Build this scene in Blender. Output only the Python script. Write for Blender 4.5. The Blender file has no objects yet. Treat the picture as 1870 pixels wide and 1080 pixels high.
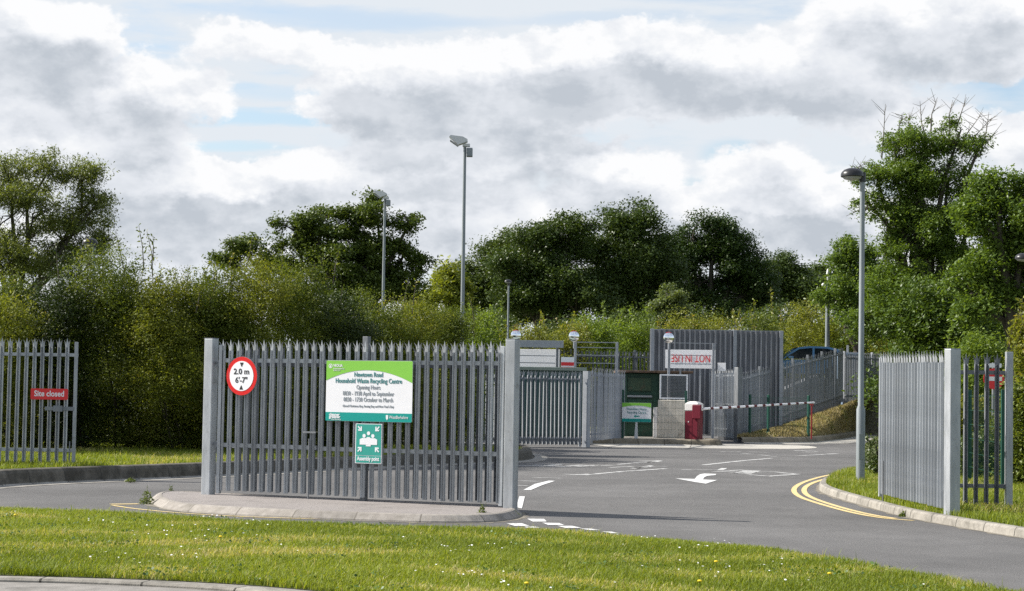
import bpy, bmesh, math, random
import numpy as np
from mathutils import Vector, Matrix
R = math.radians
rnd = random.Random(7)
SC = bpy.context.scene
COL = SC.collection

# ------------------------------------------------------------------ camera
F = 3640.0; CX = 935.0; CY = 540.0; CAMH = 1.75
PITCH = math.atan(176/F); ROLL = 0.016
_f = Vector((0, math.cos(PITCH), math.sin(PITCH)))
_u0 = Vector((0, -math.sin(PITCH), math.cos(PITCH)))
_r0 = Vector((1, 0, 0))
_r = math.cos(ROLL)*_r0 + math.sin(ROLL)*_u0
_u = -math.sin(ROLL)*_r0 + math.cos(ROLL)*_u0
cam_d = bpy.data.cameras.new('camera'); cam = bpy.data.objects.new('camera', cam_d); COL.objects.link(cam)
m3 = Matrix((_r, _u, -_f)).transposed()
cam.matrix_world = Matrix.Translation((0, 0, CAMH)) @ m3.to_4x4()
cam_d.sensor_width = 36; cam_d.lens = F/1870*36; cam_d.clip_end = 3000; cam_d.clip_start = .1
cam_d.dof.use_dof = False; cam_d.dof.focus_distance = 29; cam_d.dof.aperture_fstop = 9
SC.camera = cam
SC.view_settings.view_transform = 'Standard'; SC.view_settings.look = 'None'
SC.view_settings.exposure = 0.82; SC.view_settings.gamma = 1
SC.cycles.max_bounces = 8; SC.cycles.transparent_max_bounces = 8
SC.cycles.use_denoising = False

def ray(px, py):
    return (_r*((px-CX)/F) + _u*(-(py-CY)/F) + _f)
def G(px, py, z=0.0):
    d = ray(px, py); t = (z-CAMH)/d.z
    return Vector((d.x*t, d.y*t, z))
def V(px, py, Y):
    d = ray(px, py); t = Y/d.y
    return Vector((d.x*t, Y, CAMH+d.z*t))

# ------------------------------------------------------------------ sun and sky
SUN = Vector((-.984, .18, 0)).normalized()*math.cos(R(37)) + Vector((0, 0, math.sin(R(37))))
sd = bpy.data.lights.new('sun', 'SUN'); sd.energy = 4.9; sd.angle = R(.53); sd.color = (1, .95, .87)
so = bpy.data.objects.new('sun', sd); COL.objects.link(so)
so.rotation_euler = SUN.to_track_quat('Z', 'Y').to_euler()

W = bpy.data.worlds.new("World"); SC.world = W; W.use_nodes = True; W.cycles.sampling_method = 'MANUAL'; W.cycles.sample_map_resolution = 512
nt = W.node_tree; nt.nodes.clear()
def n(t, tree=None, **kw):
    x = (tree or nt).nodes.new(t)
    for k, v in kw.items(): setattr(x, k, v)
    return x
def M(op, a, b=None, c=None):
    x = nt.nodes.new('ShaderNodeMath'); x.operation = op
    for i, q in enumerate((a, b, c)):
        if q is None: continue
        if isinstance(q, (int, float)): x.inputs[i].default_value = q
        else: nt.links.new(q, x.inputs[i])
    return x.outputs[0]
sky = n('ShaderNodeTexSky', sky_type='NISHITA', sun_disc=False)
sky.sun_elevation = R(37); sky.sun_rotation = math.atan2(SUN.x, SUN.y)
sky.air_density = 1; sky.dust_density = 1.2; sky.ozone_density = 1.5
tc = n('ShaderNodeTexCoord'); sp = n('ShaderNodeSeparateXYZ'); nt.links.new(tc.outputs['Generated'], sp.inputs[0])
dx, dy, dz = sp.outputs
def noise(scale, detail, rough, zs=2.0, off=(0, 0, 0)):
    mp = n('ShaderNodeMapping'); mp.inputs['Scale'].default_value = (scale, scale, scale*zs); mp.inputs['Location'].default_value = off
    nt.links.new(tc.outputs['Generated'], mp.inputs[0])
    x = n('ShaderNodeTexNoise'); x.inputs['Scale'].default_value = 1; x.inputs['Detail'].default_value = detail; x.inputs['Roughness'].default_value = rough
    nt.links.new(mp.outputs[0], x.inputs['Vector'])
    return x
az = M('MULTIPLY', M('ARCTAN2', dx, dy), 57.2958); el = M('MULTIPLY', M('ARCSINE', dz), 57.2958)
DEG = 57.2958/F
def aim(px, py):
    d = ray(px, py).normalized(); return math.degrees(math.atan2(d.x, d.y)), math.degrees(math.asin(d.z))
def srange(x, a, b, lo_=0, hi_=1):
    mr = n('ShaderNodeMapRange', interpolation_type='SMOOTHSTEP'); nt.links.new(x, mr.inputs[0])
    for i, q in enumerate((a, b, lo_, hi_)): mr.inputs[i+1].default_value = q
    return mr.outputs[0]
def blob(U, Vv, px, py, rx, ry):
    a, e = aim(px, py); rx *= DEG; ry *= DEG
    p = M('MULTIPLY_ADD', U, 1/rx, -a/rx); q = M('MULTIPLY_ADD', Vv, 1/ry, -e/ry)
    return srange(M('MULTIPLY_ADD', p, p, M('MULTIPLY', q, q)), 1.9, .0)
# cumulus bodies as (direction, spread, weight); each lit from above and grey beneath
clouds = [(30, 90, 150, 105, 1.1), (150, 60, 90, 50, .5), (250, 168, 150, 62, 1.05), (470, 78, 130, 40, .65), (560, 100, 80, 30, .5), (690, 190, 120, 75, .8), (860, 165, 260, 95, 1.15), (1080, 130, 170, 80, .7),
    (1280, 130, 260, 85, 1.1), (1490, 160, 150, 60, .7), (1000, 292, 280, 40, 1.0), (300, 345, 170, 62, 1.05), (470, 350, 150, 45, .75), (640, 315, 170, 45, .75), (880, 375, 240, 44, .9), (1420, 330, 120, 62, .9),
    (1300, 385, 260, 40, .95), (1560, 385, 150, 45, .8), (1730, 55, 270, 85, 1.1), (1830, 250, 150, 62, .85), (1620, 220, 150, 50, .7), (120, 252, 230, 40, .85), (620, 440, 260, 40, .95), (960, 455, 240, 34, .8), (1300, 450, 260, 36, .95), (1600, 470, 220, 40, .8), (330, 440, 200, 46, .95), (60, 430, 160, 50, .8), (800, 540, 900, 40, .7), (1180, 340, 120, 30, .6), (30, 330, 140, 50, .6)]
def field(sh, det=11, k2=.34):
    """cloud thickness seen sh degrees higher up"""
    s = math.radians(sh)
    w = noise(26, 5, .6, 1.5, (3, 1, 7+26*1.5*s)); sw = n('ShaderNodeSeparateColor'); nt.links.new(w.outputs['Color'], sw.inputs[0])
    U = M('ADD', az, M('MULTIPLY_ADD', sw.outputs[0], 3.6, -1.8)); V2 = M('ADD', M('ADD', el, sh), M('MULTIPLY_ADD', sw.outputs[1], 2.4, -1.2))
    S = None
    for (a, b, c, d_, wt) in clouds:
        q = blob(U, V2, a, b, c, d_); S = M('MULTIPLY', q, wt) if S is None else M('MULTIPLY_ADD', q, wt, S)
    # clouds in the rest of the sky, outside the framed part
    wide = noise(5, 4, .5, 2.6, (2, 4, 3+5*2.6*s)); far = srange(M('MAXIMUM', M('ABSOLUTE', az), M('ADD', el, 3)), 15, 24)
    S = M('ADD', S, M('MULTIPLY', srange(wide.outputs['Fac'], .46, .64), far))
    f1 = noise(24, det, .60, 1.6, (5, 2, 1+24*1.6*s)); f2 = noise(70, 6, .6, 1.5, (1, 6, 4+70*1.5*s))
    return M('ADD', M('MULTIPLY_ADD', M('MINIMUM', S, 1.25), .95, -.30), M('ADD', M('MULTIPLY_ADD', f1.outputs['Fac'], 1.5, -.75), M('MULTIPLY_ADD', f2.outputs['Fac'], k2, -k2/2)))
D0 = field(0); D2 = field(.95, 4, .12)
mask = srange(D0, -.12, .26)
dark = srange(D2, -.25, 1.15)
thick = srange(D0, .1, 1.0)
r0 = noise(24, 11, .60, 1.6, (5, 2, 1)); r1 = noise(24, 9, .60, 1.6, (5.12, 2.02, 1+24*1.6*math.radians(.45)))
puff = M('MINIMUM', M('MAXIMUM', M('MULTIPLY', M('SUBTRACT', r1.outputs['Fac'], r0.outputs['Fac']), 1.15), -.08), .26)
cl = M('SUBTRACT', M('SUBTRACT', 1.0, puff), M('MULTIPLY', M('MULTIPLY', dark, M('MULTIPLY_ADD', thick, .4, .6)), .56))
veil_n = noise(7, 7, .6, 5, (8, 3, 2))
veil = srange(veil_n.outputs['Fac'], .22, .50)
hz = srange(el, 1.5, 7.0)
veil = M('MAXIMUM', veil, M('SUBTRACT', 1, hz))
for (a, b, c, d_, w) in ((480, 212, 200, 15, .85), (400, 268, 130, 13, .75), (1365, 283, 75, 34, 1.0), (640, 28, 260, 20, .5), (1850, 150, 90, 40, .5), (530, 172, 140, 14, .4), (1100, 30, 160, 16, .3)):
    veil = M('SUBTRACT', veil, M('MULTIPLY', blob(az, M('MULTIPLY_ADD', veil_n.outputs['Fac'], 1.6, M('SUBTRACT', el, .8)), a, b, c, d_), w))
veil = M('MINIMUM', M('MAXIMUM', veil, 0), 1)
away = srange(M('MAXIMUM', M('ABSOLUTE', az), el), 18, 40); veil = M('MULTIPLY', veil, M('SUBTRACT', 1, M('MULTIPLY', away, .8)))  # unseen sky: veil thinned there to cut the fill light
ramp = n('ShaderNodeValToRGB'); cr = ramp.color_ramp
cr.elements[0].position = .40; cr.elements[0].color = (.53, .575, .635, 1)
cr.elements[1].position = 1; cr.elements[1].color = (.97, .975, .985, 1)
e_ = cr.elements.new(.9); e_.color = (.88, .90, .93, 1)
e_ = cr.elements.new(.75); e_.color = (.78, .81, .86, 1)
e_ = cr.elements.new(.55); e_.color = (.63, .67, .725, 1)
nt.links.new(cl, ramp.inputs[0])
def scale(x, k):
    g = n('ShaderNodeVectorMath', operation='SCALE'); g.inputs['Scale'].default_value = k
    if hasattr(x, 'links'): nt.links.new(x, g.inputs[0])
    else: g.inputs[0].default_value = x
    return g.outputs[0]
def mixc(f, a, b):
    m_ = n('ShaderNodeMix', data_type='RGBA'); nt.links.new(f, m_.inputs['Factor']); nt.links.new(a, m_.inputs['A']); nt.links.new(b, m_.inputs['B']); return m_.outputs['Result']
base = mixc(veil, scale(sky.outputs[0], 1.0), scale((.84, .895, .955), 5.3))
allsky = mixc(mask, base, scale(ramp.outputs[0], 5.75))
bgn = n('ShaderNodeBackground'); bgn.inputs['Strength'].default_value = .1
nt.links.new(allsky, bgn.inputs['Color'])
wo = n('ShaderNodeOutputWorld'); nt.links.new(bgn.outputs[0], wo.inputs[0])

# ------------------------------------------------------------------ materials
def mat_base(name):
    m = bpy.data.materials.new(name); m.use_nodes = True
    t = m.node_tree; b = t.nodes['Principled BSDF']
    return m, t, b
def mlink(t, a, b): t.links.new(a, b)
def noisy(name, c1, c2, scale=8, rough=.7, metal=0, bump=0, bscale=60, detail=6, spec=.4, stains=None, objrand=0, stretch=(1, 1, 1), coat=0):
    """two-colour noise material with optional bump, stains and per-object tone"""
    m, t, b = mat_base(name)
    tcx = t.nodes.new('ShaderNodeTexCoord'); mp = t.nodes.new('ShaderNodeMapping'); mp.inputs['Scale'].default_value = stretch
    mlink(t, tcx.outputs['Object'], mp.inputs[0])
    nz = t.nodes.new('ShaderNodeTexNoise'); nz.inputs['Scale'].default_value = scale; nz.inputs['Detail'].default_value = detail; nz.inputs['Roughness'].default_value = .65
    mlink(t, mp.outputs[0], nz.inputs['Vector'])
    rp = t.nodes.new('ShaderNodeValToRGB'); rp.color_ramp.elements[0].position = .33; rp.color_ramp.elements[1].position = .67
    rp.color_ramp.elements[0].color = (*c1, 1); rp.color_ramp.elements[1].color = (*c2, 1)
    mlink(t, nz.outputs['Fac'], rp.inputs[0]); out = rp.outputs[0]
    if stains:
        sc_, col, lo, hi_ = stains
        n2 = t.nodes.new('ShaderNodeTexNoise'); n2.inputs['Scale'].default_value = sc_; n2.inputs['Detail'].default_value = 8; n2.inputs['Roughness'].default_value = .7
        mlink(t, tcx.outputs['Object'], n2.inputs['Vector'])
        mr = t.nodes.new('ShaderNodeMapRange'); mr.inputs[1].default_value = lo; mr.inputs[2].default_value = hi_; mlink(t, n2.outputs['Fac'], mr.inputs[0])
        mx = t.nodes.new('ShaderNodeMix'); mx.data_type = 'RGBA'; mlink(t, mr.outputs[0], mx.inputs['Factor']); mlink(t, out, mx.inputs['A']); mx.inputs['B'].default_value = (*col, 1)
        out = mx.outputs['Result']
    if objrand:
        oi = t.nodes.new('ShaderNodeObjectInfo'); mr = t.nodes.new('ShaderNodeMapRange'); mr.inputs[3].default_value = 1-objrand; mr.inputs[4].default_value = 1+objrand
        mlink(t, oi.outputs['Random'], mr.inputs[0])
        vm = t.nodes.new('ShaderNodeVectorMath'); vm.operation = 'SCALE'; mlink(t, out, vm.inputs[0]); mlink(t, mr.outputs[0], vm.inputs['Scale']); out = vm.outputs[0]
    mlink(t, out, b.inputs['Base Color'])
    b.inputs['Roughness'].default_value = rough; b.inputs['Metallic'].default_value = metal; b.inputs['Specular IOR Level'].default_value = spec
    if bump:
        n3 = t.nodes.new('ShaderNodeTexNoise'); n3.inputs['Scale'].default_value = bscale; n3.inputs['Detail'].default_value = 4; mlink(t, tcx.outputs['Object'], n3.inputs['Vector'])
        bp = t.nodes.new('ShaderNodeBump'); bp.inputs['Strength'].default_value = bump; bp.inputs['Distance'].default_value = .02
        mlink(t, n3.outputs['Fac'], bp.inputs['Height']); mlink(t, bp.outputs[0], b.inputs['Normal'])
    return m
def leafmat(name, c1, c2, c3=None, trans=.35, rough=.45, spec=.35):
    m, t, b = mat_base(name)
    at = t.nodes.new('ShaderNodeAttribute'); at.attribute_name = 'v'
    rp = t.nodes.new('ShaderNodeValToRGB'); rp.color_ramp.elements[0].color = (*c1, 1); rp.color_ramp.elements[1].color = (*c2, 1)
    if c3: e = rp.color_ramp.elements.new(.86); e.color = (*c2, 1); rp.color_ramp.elements[2].color = (*c3, 1)
    mlink(t, at.outputs['Fac'], rp.inputs[0]); mlink(t, rp.outputs[0], b.inputs['Base Color'])
    b.inputs['Roughness'].default_value = rough; b.inputs['Specular IOR Level'].default_value = spec
    tr = t.nodes.new('ShaderNodeBsdfTranslucent'); hs = t.nodes.new('ShaderNodeMix'); hs.data_type = 'RGBA'; hs.blend_type = 'MULTIPLY'; hs.inputs['Factor'].default_value = 1
    mlink(t, rp.outputs[0], hs.inputs['A']); hs.inputs['B'].default_value = (1.55, 1.5, .5, 1); mlink(t, hs.outputs['Result'], tr.inputs['Color'])
    ms = t.nodes.new('ShaderNodeMixShader'); ms.inputs[0].default_value = trans
    mlink(t, b.outputs[0], ms.inputs[1]); mlink(t, tr.outputs[0], ms.inputs[2]); mlink(t, ms.outputs[0], t.nodes['Material Output'].inputs[0])
    return m

galv = noisy('galvanised_steel', (.27, .285, .30), (.42, .44, .46), 9, .46, .4, objrand=.16, stretch=(1, 1, .22), stains=(5, (.15, .145, .135), .58, .76))
galv_dark = noisy('dark_galvanised_steel', (.13, .14, .15), (.215, .225, .24), 9, .55, .3, objrand=.14, stretch=(1, 1, .3), stains=(4, (.11, .10, .09), .6, .78))  # darker stained steel; on the folded rear gate leaf it carries shade
galv_far = noisy('dull_galvanised_steel', (.27, .285, .31), (.35, .365, .39), 6, .6, .15, objrand=.12)
asphalt = noisy('asphalt', (.058, .057, .056), (.165, .16, .156), 55, .86, bump=.5, bscale=90, stains=(.45, (.105, .102, .10), .46, .66), detail=5)
def road_wear(m):
    t = m.node_tree; b = t.nodes['Principled BSDF']; old = b.inputs['Base Color'].links[0].from_socket
    tcx = t.nodes.new('ShaderNodeTexCoord')
    def nz(scale, det, rough, st=(1, 1, 1)):
        mp = t.nodes.new('ShaderNodeMapping'); mp.inputs['Scale'].default_value = st; mlink(t, tcx.outputs['Object'], mp.inputs[0])
        x = t.nodes.new('ShaderNodeTexNoise'); x.inputs['Scale'].default_value = scale; x.inputs['Detail'].default_value = det; x.inputs['Roughness'].default_value = rough; mlink(t, mp.outputs[0], x.inputs['Vector']); return x.outputs['Fac']
    def rng_(x, a, b_, c, d): 
        mr = t.nodes.new('ShaderNodeMapRange'); mlink(t, x, mr.inputs[0])
        for i, q in enumerate((a, b_, c, d)): mr.inputs[i+1].default_value = q
        return mr.outputs[0]
    def mul(a, b_):
        x = t.nodes.new('ShaderNodeMath'); x.operation = 'MULTIPLY'; mlink(t, a, x.inputs[0]); mlink(t, b_, x.inputs[1]); return x.outputs[0]
    k = mul(rng_(nz(.22, 5, .6), .35, .65, .78, 1.16), rng_(nz(1.6, 6, .7, (1, .35, 1)), .3, .7, .88, 1.1))
    k = mul(k, rng_(nz(2.5, 8, .75), .66, .74, 1, .72))          # oil and tyre spots
    vo = t.nodes.new('ShaderNodeTexVoronoi'); vo.feature = 'F1'; vo.inputs['Scale'].default_value = 28; mlink(t, tcx.outputs['Object'], vo.inputs['Vector'])
    k = mul(k, rng_(vo.outputs['Distance'], .08, .3, 1.35, 1))   # pale stones
    vm = t.nodes.new('ShaderNodeVectorMath'); vm.operation = 'SCALE'; mlink(t, old, vm.inputs[0]); mlink(t, k, vm.inputs['Scale']); mlink(t, vm.outputs[0], b.inputs['Base Color'])
road_wear(asphalt)
# fine aggregate speckle and worn tracks come from the same sheet
concrete = noisy('kerb_concrete', (.20, .185, .16), (.30, .28, .245), 9, .9, bump=.25, bscale=70, stains=(2.2, (.09, .085, .07), .5, .72))
pale_conc = noisy('channel_concrete', (.36, .34, .30), (.48, .455, .41), 5, .9, bump=.15, stains=(1.5, (.2, .19, .165), .55, .78))
mossy = noisy('mossy_kerb_concrete', (.06, .054, .042), (.15, .136, .112), 5, .95, bump=.3, bscale=40, stains=(3, (.05, .046, .036), .45, .7))
paving = noisy('island_tarmac', (.205, .185, .175), (.285, .26, .245), 45, .9, bump=.4, bscale=120, stains=(1.3, (.16, .145, .135), .48, .72))
white_paint = noisy('white_road_paint', (.48, .48, .47), (.68, .68, .67), 25, .8, stains=(6, (.15, .148, .145), .54, .68))
worn_paint = noisy('worn_white_road_paint', (.38, .38, .37), (.60, .60, .59), 25, .8, stains=(4, (.125, .123, .12), .46, .62))
yellow_paint = noisy('yellow_road_paint', (.52, .40, .17), (.64, .50, .25), 25, .8, stains=(6, (.2, .17, .12), .55, .72))
soil = noisy('grassy_soil', (.06, .075, .022), (.10, .11, .035), 4, .95, bump=.3, bscale=25)
dry = noisy('dry_bank_soil', (.33, .265, .16), (.47, .39, .25), 3, .95, bump=.5, bscale=14, stains=(1.4, (.12, .13, .045), .5, .68))
bark = noisy('bark', (.045, .038, .03), (.09, .078, .06), 6, .9, bump=.5, bscale=20, stretch=(3, 3, .6))
barkgrey = noisy('grey_bark', (.12, .11, .095), (.19, .175, .15), 6, .9, stretch=(3, 3, .6))
def paint(name, c, rough=.4, dirt=.12, metal=0):
    d = tuple(x*(1-dirt) for x in c)
    return noisy(name, d, c, 5, rough, metal, detail=5)
white_sign = paint('white_sign_face', (.82, .82, .84), .35, .04)
lime = paint('lime_sign_face', (.23, .55, .07), .35, .05)
teal = paint('teal_sign_face', (.005, .30, .26), .35, .05)
teal2 = paint('soft_teal_sign_face', (.035, .33, .27), .4, .08)
red = paint('red_sign_face', (.62, .012, .012), .3, .06)
red2 = paint('red_plate', (.70, .03, .035), .35, .06)
black = paint('black_print', (.012, .012, .013), .5, .1)
greytext = paint('grey_print', (.24, .27, .29), .5, .05)
tealtext = paint('teal_print', (.02, .20, .20), .5, .05)
backplate = paint('sign_back', (.30, .31, .32), .5, .1, .4)
crimson = noisy('crimson_paint', (.115, .005, .016), (.15, .008, .022), 4, .45, stains=(6, (.08, .01, .018), .6, .8))
cream = paint('cream_cap', (.74, .71, .68), .5, .08)
dkgreen = noisy('green_container_paint', (.012, .045, .028), (.022, .07, .042), 3, .55, stains=(2.5, (.05, .045, .03), .58, .75))
tealgreen = noisy('faded_green_steel', (.03, .075, .07), (.05, .105, .098), 2, .6, stains=(2, (.07, .07, .06), .55, .75))
rust = noisy('rusty_lid', (.10, .06, .04), (.19, .13, .09), 4, .8, stains=(5, (.05, .04, .03), .5, .7))
postgreen = paint('green_post_paint', (.008, .065, .045), .45, .15)
beige = noisy('beige_concrete_panel', (.50, .46, .39), (.64, .60, .52), 3, .9, stains=(2, (.28, .25, .2), .55, .75))
darkplastic = paint('black_plastic', (.02, .02, .022), .35, .2)
lens = paint('lamp_lens', (.35, .36, .36), .15, .05)
lampgrey = noisy('lamp_post_steel', (.175, .20, .21), (.25, .275, .285), 3, .5, .2, stretch=(1, 1, .2))
housing = paint('pale_grey_housing', (.62, .63, .63), .4, .06)
galv_mid = noisy('grey_galvanised_steel', (.22, .235, .25), (.30, .315, .335), 6, .6, .15, objrand=.12)
boards = noisy('weathered_boards', (.17, .17, .18), (.33, .33, .345), 3, .85, objrand=.0, stretch=(5, 5, .4))
carblue = paint('blue_car_paint', (.10, .22, .37), .18, .05)
glass = paint('dark_car_glass', (.015, .02, .025), .08, .1)
tyre = paint('tyre_rubber', (.015, .015, .015), .8, .1)
mirror_m, _t, _b = mat_base('convex_mirror'); _b.inputs['Base Color'].default_value = (.85, .86, .87, 1); _b.inputs['Metallic'].default_value = 1; _b.inputs['Roughness'].default_value = .04

# add a tone joint line every kerb length, from the UV along the path
def jointed(src, step=.915, jc=(.045, .042, .035)):
    m = src.copy(); t = m.node_tree; b = t.nodes['Principled BSDF']
    uv = t.nodes.new('ShaderNodeUVMap'); sx = t.nodes.new('ShaderNodeSeparateXYZ'); mlink(t, uv.outputs[0], sx.inputs[0])
    md = t.nodes.new('ShaderNodeMath'); md.operation = 'MODULO'; mlink(t, sx.outputs[0], md.inputs[0]); md.inputs[1].default_value = step
    lt = t.nodes.new('ShaderNodeMath'); lt.operation = 'LESS_THAN'; mlink(t, md.outputs[0], lt.inputs[0]); lt.inputs[1].default_value = .022
    # each kerb stone has its own tone
    fl = t.nodes.new('ShaderNodeMath'); fl.operation = 'DIVIDE'; mlink(t, sx.outputs[0], fl.inputs[0]); fl.inputs[1].default_value = step
    f2 = t.nodes.new('ShaderNodeMath'); f2.operation = 'FLOOR'; mlink(t, fl.outputs[0], f2.inputs[0])
    wn = t.nodes.new('ShaderNodeTexWhiteNoise'); wn.noise_dimensions = '1D'; mlink(t, f2.outputs[0], wn.inputs['W'])
    mr = t.nodes.new('ShaderNodeMapRange'); mr.inputs[3].default_value = .86; mr.inputs[4].default_value = 1.1; mlink(t, wn.outputs['Value'], mr.inputs[0])
    old = b.inputs['Base Color'].links[0].from_socket
    vm = t.nodes.new('ShaderNodeVectorMath'); vm.operation = 'SCALE'; mlink(t, old, vm.inputs[0]); mlink(t, mr.outputs[0], vm.inputs['Scale'])
    mx = t.nodes.new('ShaderNodeMix'); mx.data_type = 'RGBA'; mlink(t, lt.outputs[0], mx.inputs['Factor']); mlink(t, vm.outputs[0], mx.inputs['A']); mx.inputs['B'].default_value = (*jc, 1)
    mlink(t, mx.outputs['Result'], b.inputs['Base Color'])
    return m
island_kerb = jointed(noisy('splayed_kerb_concrete', (.215, .195, .172), (.31, .285, .255), 9, .9, bump=.25, bscale=70, stains=(2.2, (.16, .145, .12), .5, .72)), jc=(.15, .135, .115))
kerb_m = jointed(concrete); kerb_moss = jointed(mossy); chan_m = jointed(pale_conc)

# ------------------------------------------------------------------ mesh helpers
class MB:
    def __init__(s): s.v = []; s.f = []
    def add(s, vs, fs):
        o = len(s.v); s.v += [tuple(x) for x in vs]; s.f += [tuple(i+o for i in f) for f in fs]; return s
    def box(s, x0, x1, y0, y1, z0, z1, bev=0.0):
        if bev <= 0:
            return s.add([(x0,y0,z0),(x1,y0,z0),(x1,y1,z0),(x0,y1,z0),(x0,y0,z1),(x1,y0,z1),(x1,y1,z1),(x0,y1,z1)],
                  [(0,3,2,1),(4,5,6,7),(0,1,5,4),(1,2,6,5),(2,3,7,6),(3,0,4,7)])
        bm = bmesh.new(); bmesh.ops.create_cube(bm, size=1)
        for v in bm.verts: v.co = Vector(((x0+x1)/2+v.co.x*(x1-x0), (y0+y1)/2+v.co.y*(y1-y0), (z0+z1)/2+v.co.z*(z1-z0)))
        bmesh.ops.bevel(bm, geom=list(bm.edges), offset=bev, segments=2, affect='EDGES', profile=.5)
        bm.verts.index_update(); vs = [v.co[:] for v in bm.verts]; fs = [tuple(v.index for v in f.verts) for f in bm.faces]; bm.free()
        return s.add(vs, fs)
    def tube(s, pts, rad, k=8, cap=True):
        pts = [Vector(p) for p in pts]; N = len(pts)
        if not hasattr(rad, '__len__'): rad = [rad]*N
        o = len(s.v); ref = None
        for i, p in enumerate(pts):
            d = (pts[min(i+1, N-1)]-pts[max(i-1, 0)]).normalized()
            if ref is None: ref = Vector((1, 0, 0)) if abs(d.z) > .7 else Vector((0, 0, 1))
            a = d.cross(ref).normalized(); b = d.cross(a)
            for j in range(k):
                an = 2*math.pi*j/k; s.v.append(tuple(p+(a*math.cos(an)+b*math.sin(an))*rad[i]))
        for i in range(N-1):
            for j in range(k):
                s.f.append((o+i*k+j, o+i*k+(j+1) % k, o+(i+1)*k+(j+1) % k, o+(i+1)*k+j))
        if cap: s.f.append(tuple(o+j for j in range(k))[::-1]); s.f.append(tuple(o+(N-1)*k+j for j in range(k)))
        return s
    def lathe(s, prof, k=20, c=(0, 0, 0)):
        o = len(s.v); N = len(prof)
        for r, z in prof:
            for j in range(k):
                a = 2*math.pi*j/k; s.v.append((c[0]+r*math.cos(a), c[1]+r*math.sin(a), c[2]+z))
        for i in range(N-1):
            for j in range(k):
                s.f.append((o+i*k+j, o+i*k+(j+1) % k, o+(i+1)*k+(j+1) % k, o+(i+1)*k+j))
        return s
    def prism(s, poly, y0, y1):
        """poly in (x, z), extruded from y0 (front) to y1"""
        k = len(poly); o = len(s.v)
        s.v += [(x, y0, z) for x, z in poly] + [(x, y1, z) for x, z in poly]
        s.f.append(tuple(o+i for i in range(k))); s.f.append(tuple(o+k+i for i in range(k))[::-1])
        for i in range(k): s.f.append((o+i, o+k+i, o+k+(i+1) % k, o+(i+1) % k))
        return s
    def build(s, name, mat, parent=None, smooth=False, loc=None):
        me = bpy.data.meshes.new(name); me.from_pydata(s.v, [], s.f); me.update()
        bm = bmesh.new(); bm.from_mesh(me); bmesh.ops.recalc_face_normals(bm, faces=bm.faces[:]); bm.to_mesh(me); bm.free()
        me.materials.append(mat)
        if smooth: me.shade_smooth(); me.set_sharp_from_angle(angle=R(35))
        o = bpy.data.objects.new(name, me); COL.objects.link(o)
        if parent: o.parent = parent
        if loc is not None: o.location = loc
        return o
def tag(o, label=None, cat=None, group=None, kind=None):
    for k, v in (('label', label), ('category', cat), ('group', group), ('kind', kind)):
        if v: o[k] = v
    return o
def thing(name, label, cat, loc=(0, 0, 0), rz=0, group=None):
    o = bpy.data.objects.new(name, None); COL.objects.link(o); o.location = loc; o.rotation_euler = (0, 0, rz); o.empty_display_size = .2
    return tag(o, label, cat, group)
def rrect(x0, x1, z0, z1, r, k=5):
    p = []
    for cx, cz, a0 in ((x1-r, z1-r, 0), (x0+r, z1-r, 90), (x0+r, z0+r, 180), (x1-r, z0+r, 270)):
        for i in range(k+1): a = R(a0+90*i/k); p.append((cx+r*math.cos(a), cz+r*math.sin(a)))
    return p
def circ(cx, cz, r, k=32, r2=None): return [(cx+r*math.cos(2*math.pi*i/k), cz+(r2 or r)*math.sin(2*math.pi*i/k)) for i in range(k)]
def flat(me_name, polys, z, mat, kind='structure', thick=0):
    """polys: lists of ground points -> one flat sheet at height z"""
    mb = MB()
    for p in polys: mb.add([(q[0], q[1], z) for q in p], [tuple(range(len(p)))])
    o = mb.build(me_name, mat); bm = bmesh.new(); bm.from_mesh(o.data)
    bmesh.ops.triangulate(bm, faces=bm.faces[:])
    for f in bm.faces:
        if f.normal.z < 0: f.normal_flip()
    bm.to_mesh(o.data); bm.free()
    return tag(o, kind=kind)
def offset_path(path, d, closed=False):
    P = [Vector((p[0], p[1])) for p in path]; N = len(P); out = []
    for i in range(N):
        if closed: a, b, c = P[i-1], P[i], P[(i+1) % N]
        else: a, b, c = P[max(i-1, 0)], P[i], P[min(i+1, N-1)]
        t1 = (b-a); t2 = (c-b)
        if t1.length < 1e-6: t1 = t2
        if t2.length < 1e-6: t2 = t1
        n1 = Vector((-t1.y, t1.x)).normalized(); n2 = Vector((-t2.y, t2.x)).normalized()
        nn = (n1+n2); nn = nn.normalized() if nn.length > 1e-6 else n1
        k = 1/max(.5, nn.dot(n1)); out.append(b+nn*d*k)
    return out
def smooth_path(path, it=2, closed=False):
    P = [Vector((p[0], p[1])) for p in path]
    for _ in range(it):
        Q = []; N = len(P)
        if not closed: Q.append(P[0])
        for i in range(N if closed else N-1):
            a, b = P[i], P[(i+1) % N]; Q += [a*.75+b*.25, a*.25+b*.75]
        if not closed: Q.append(P[-1])
        P = Q
    return P
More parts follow.
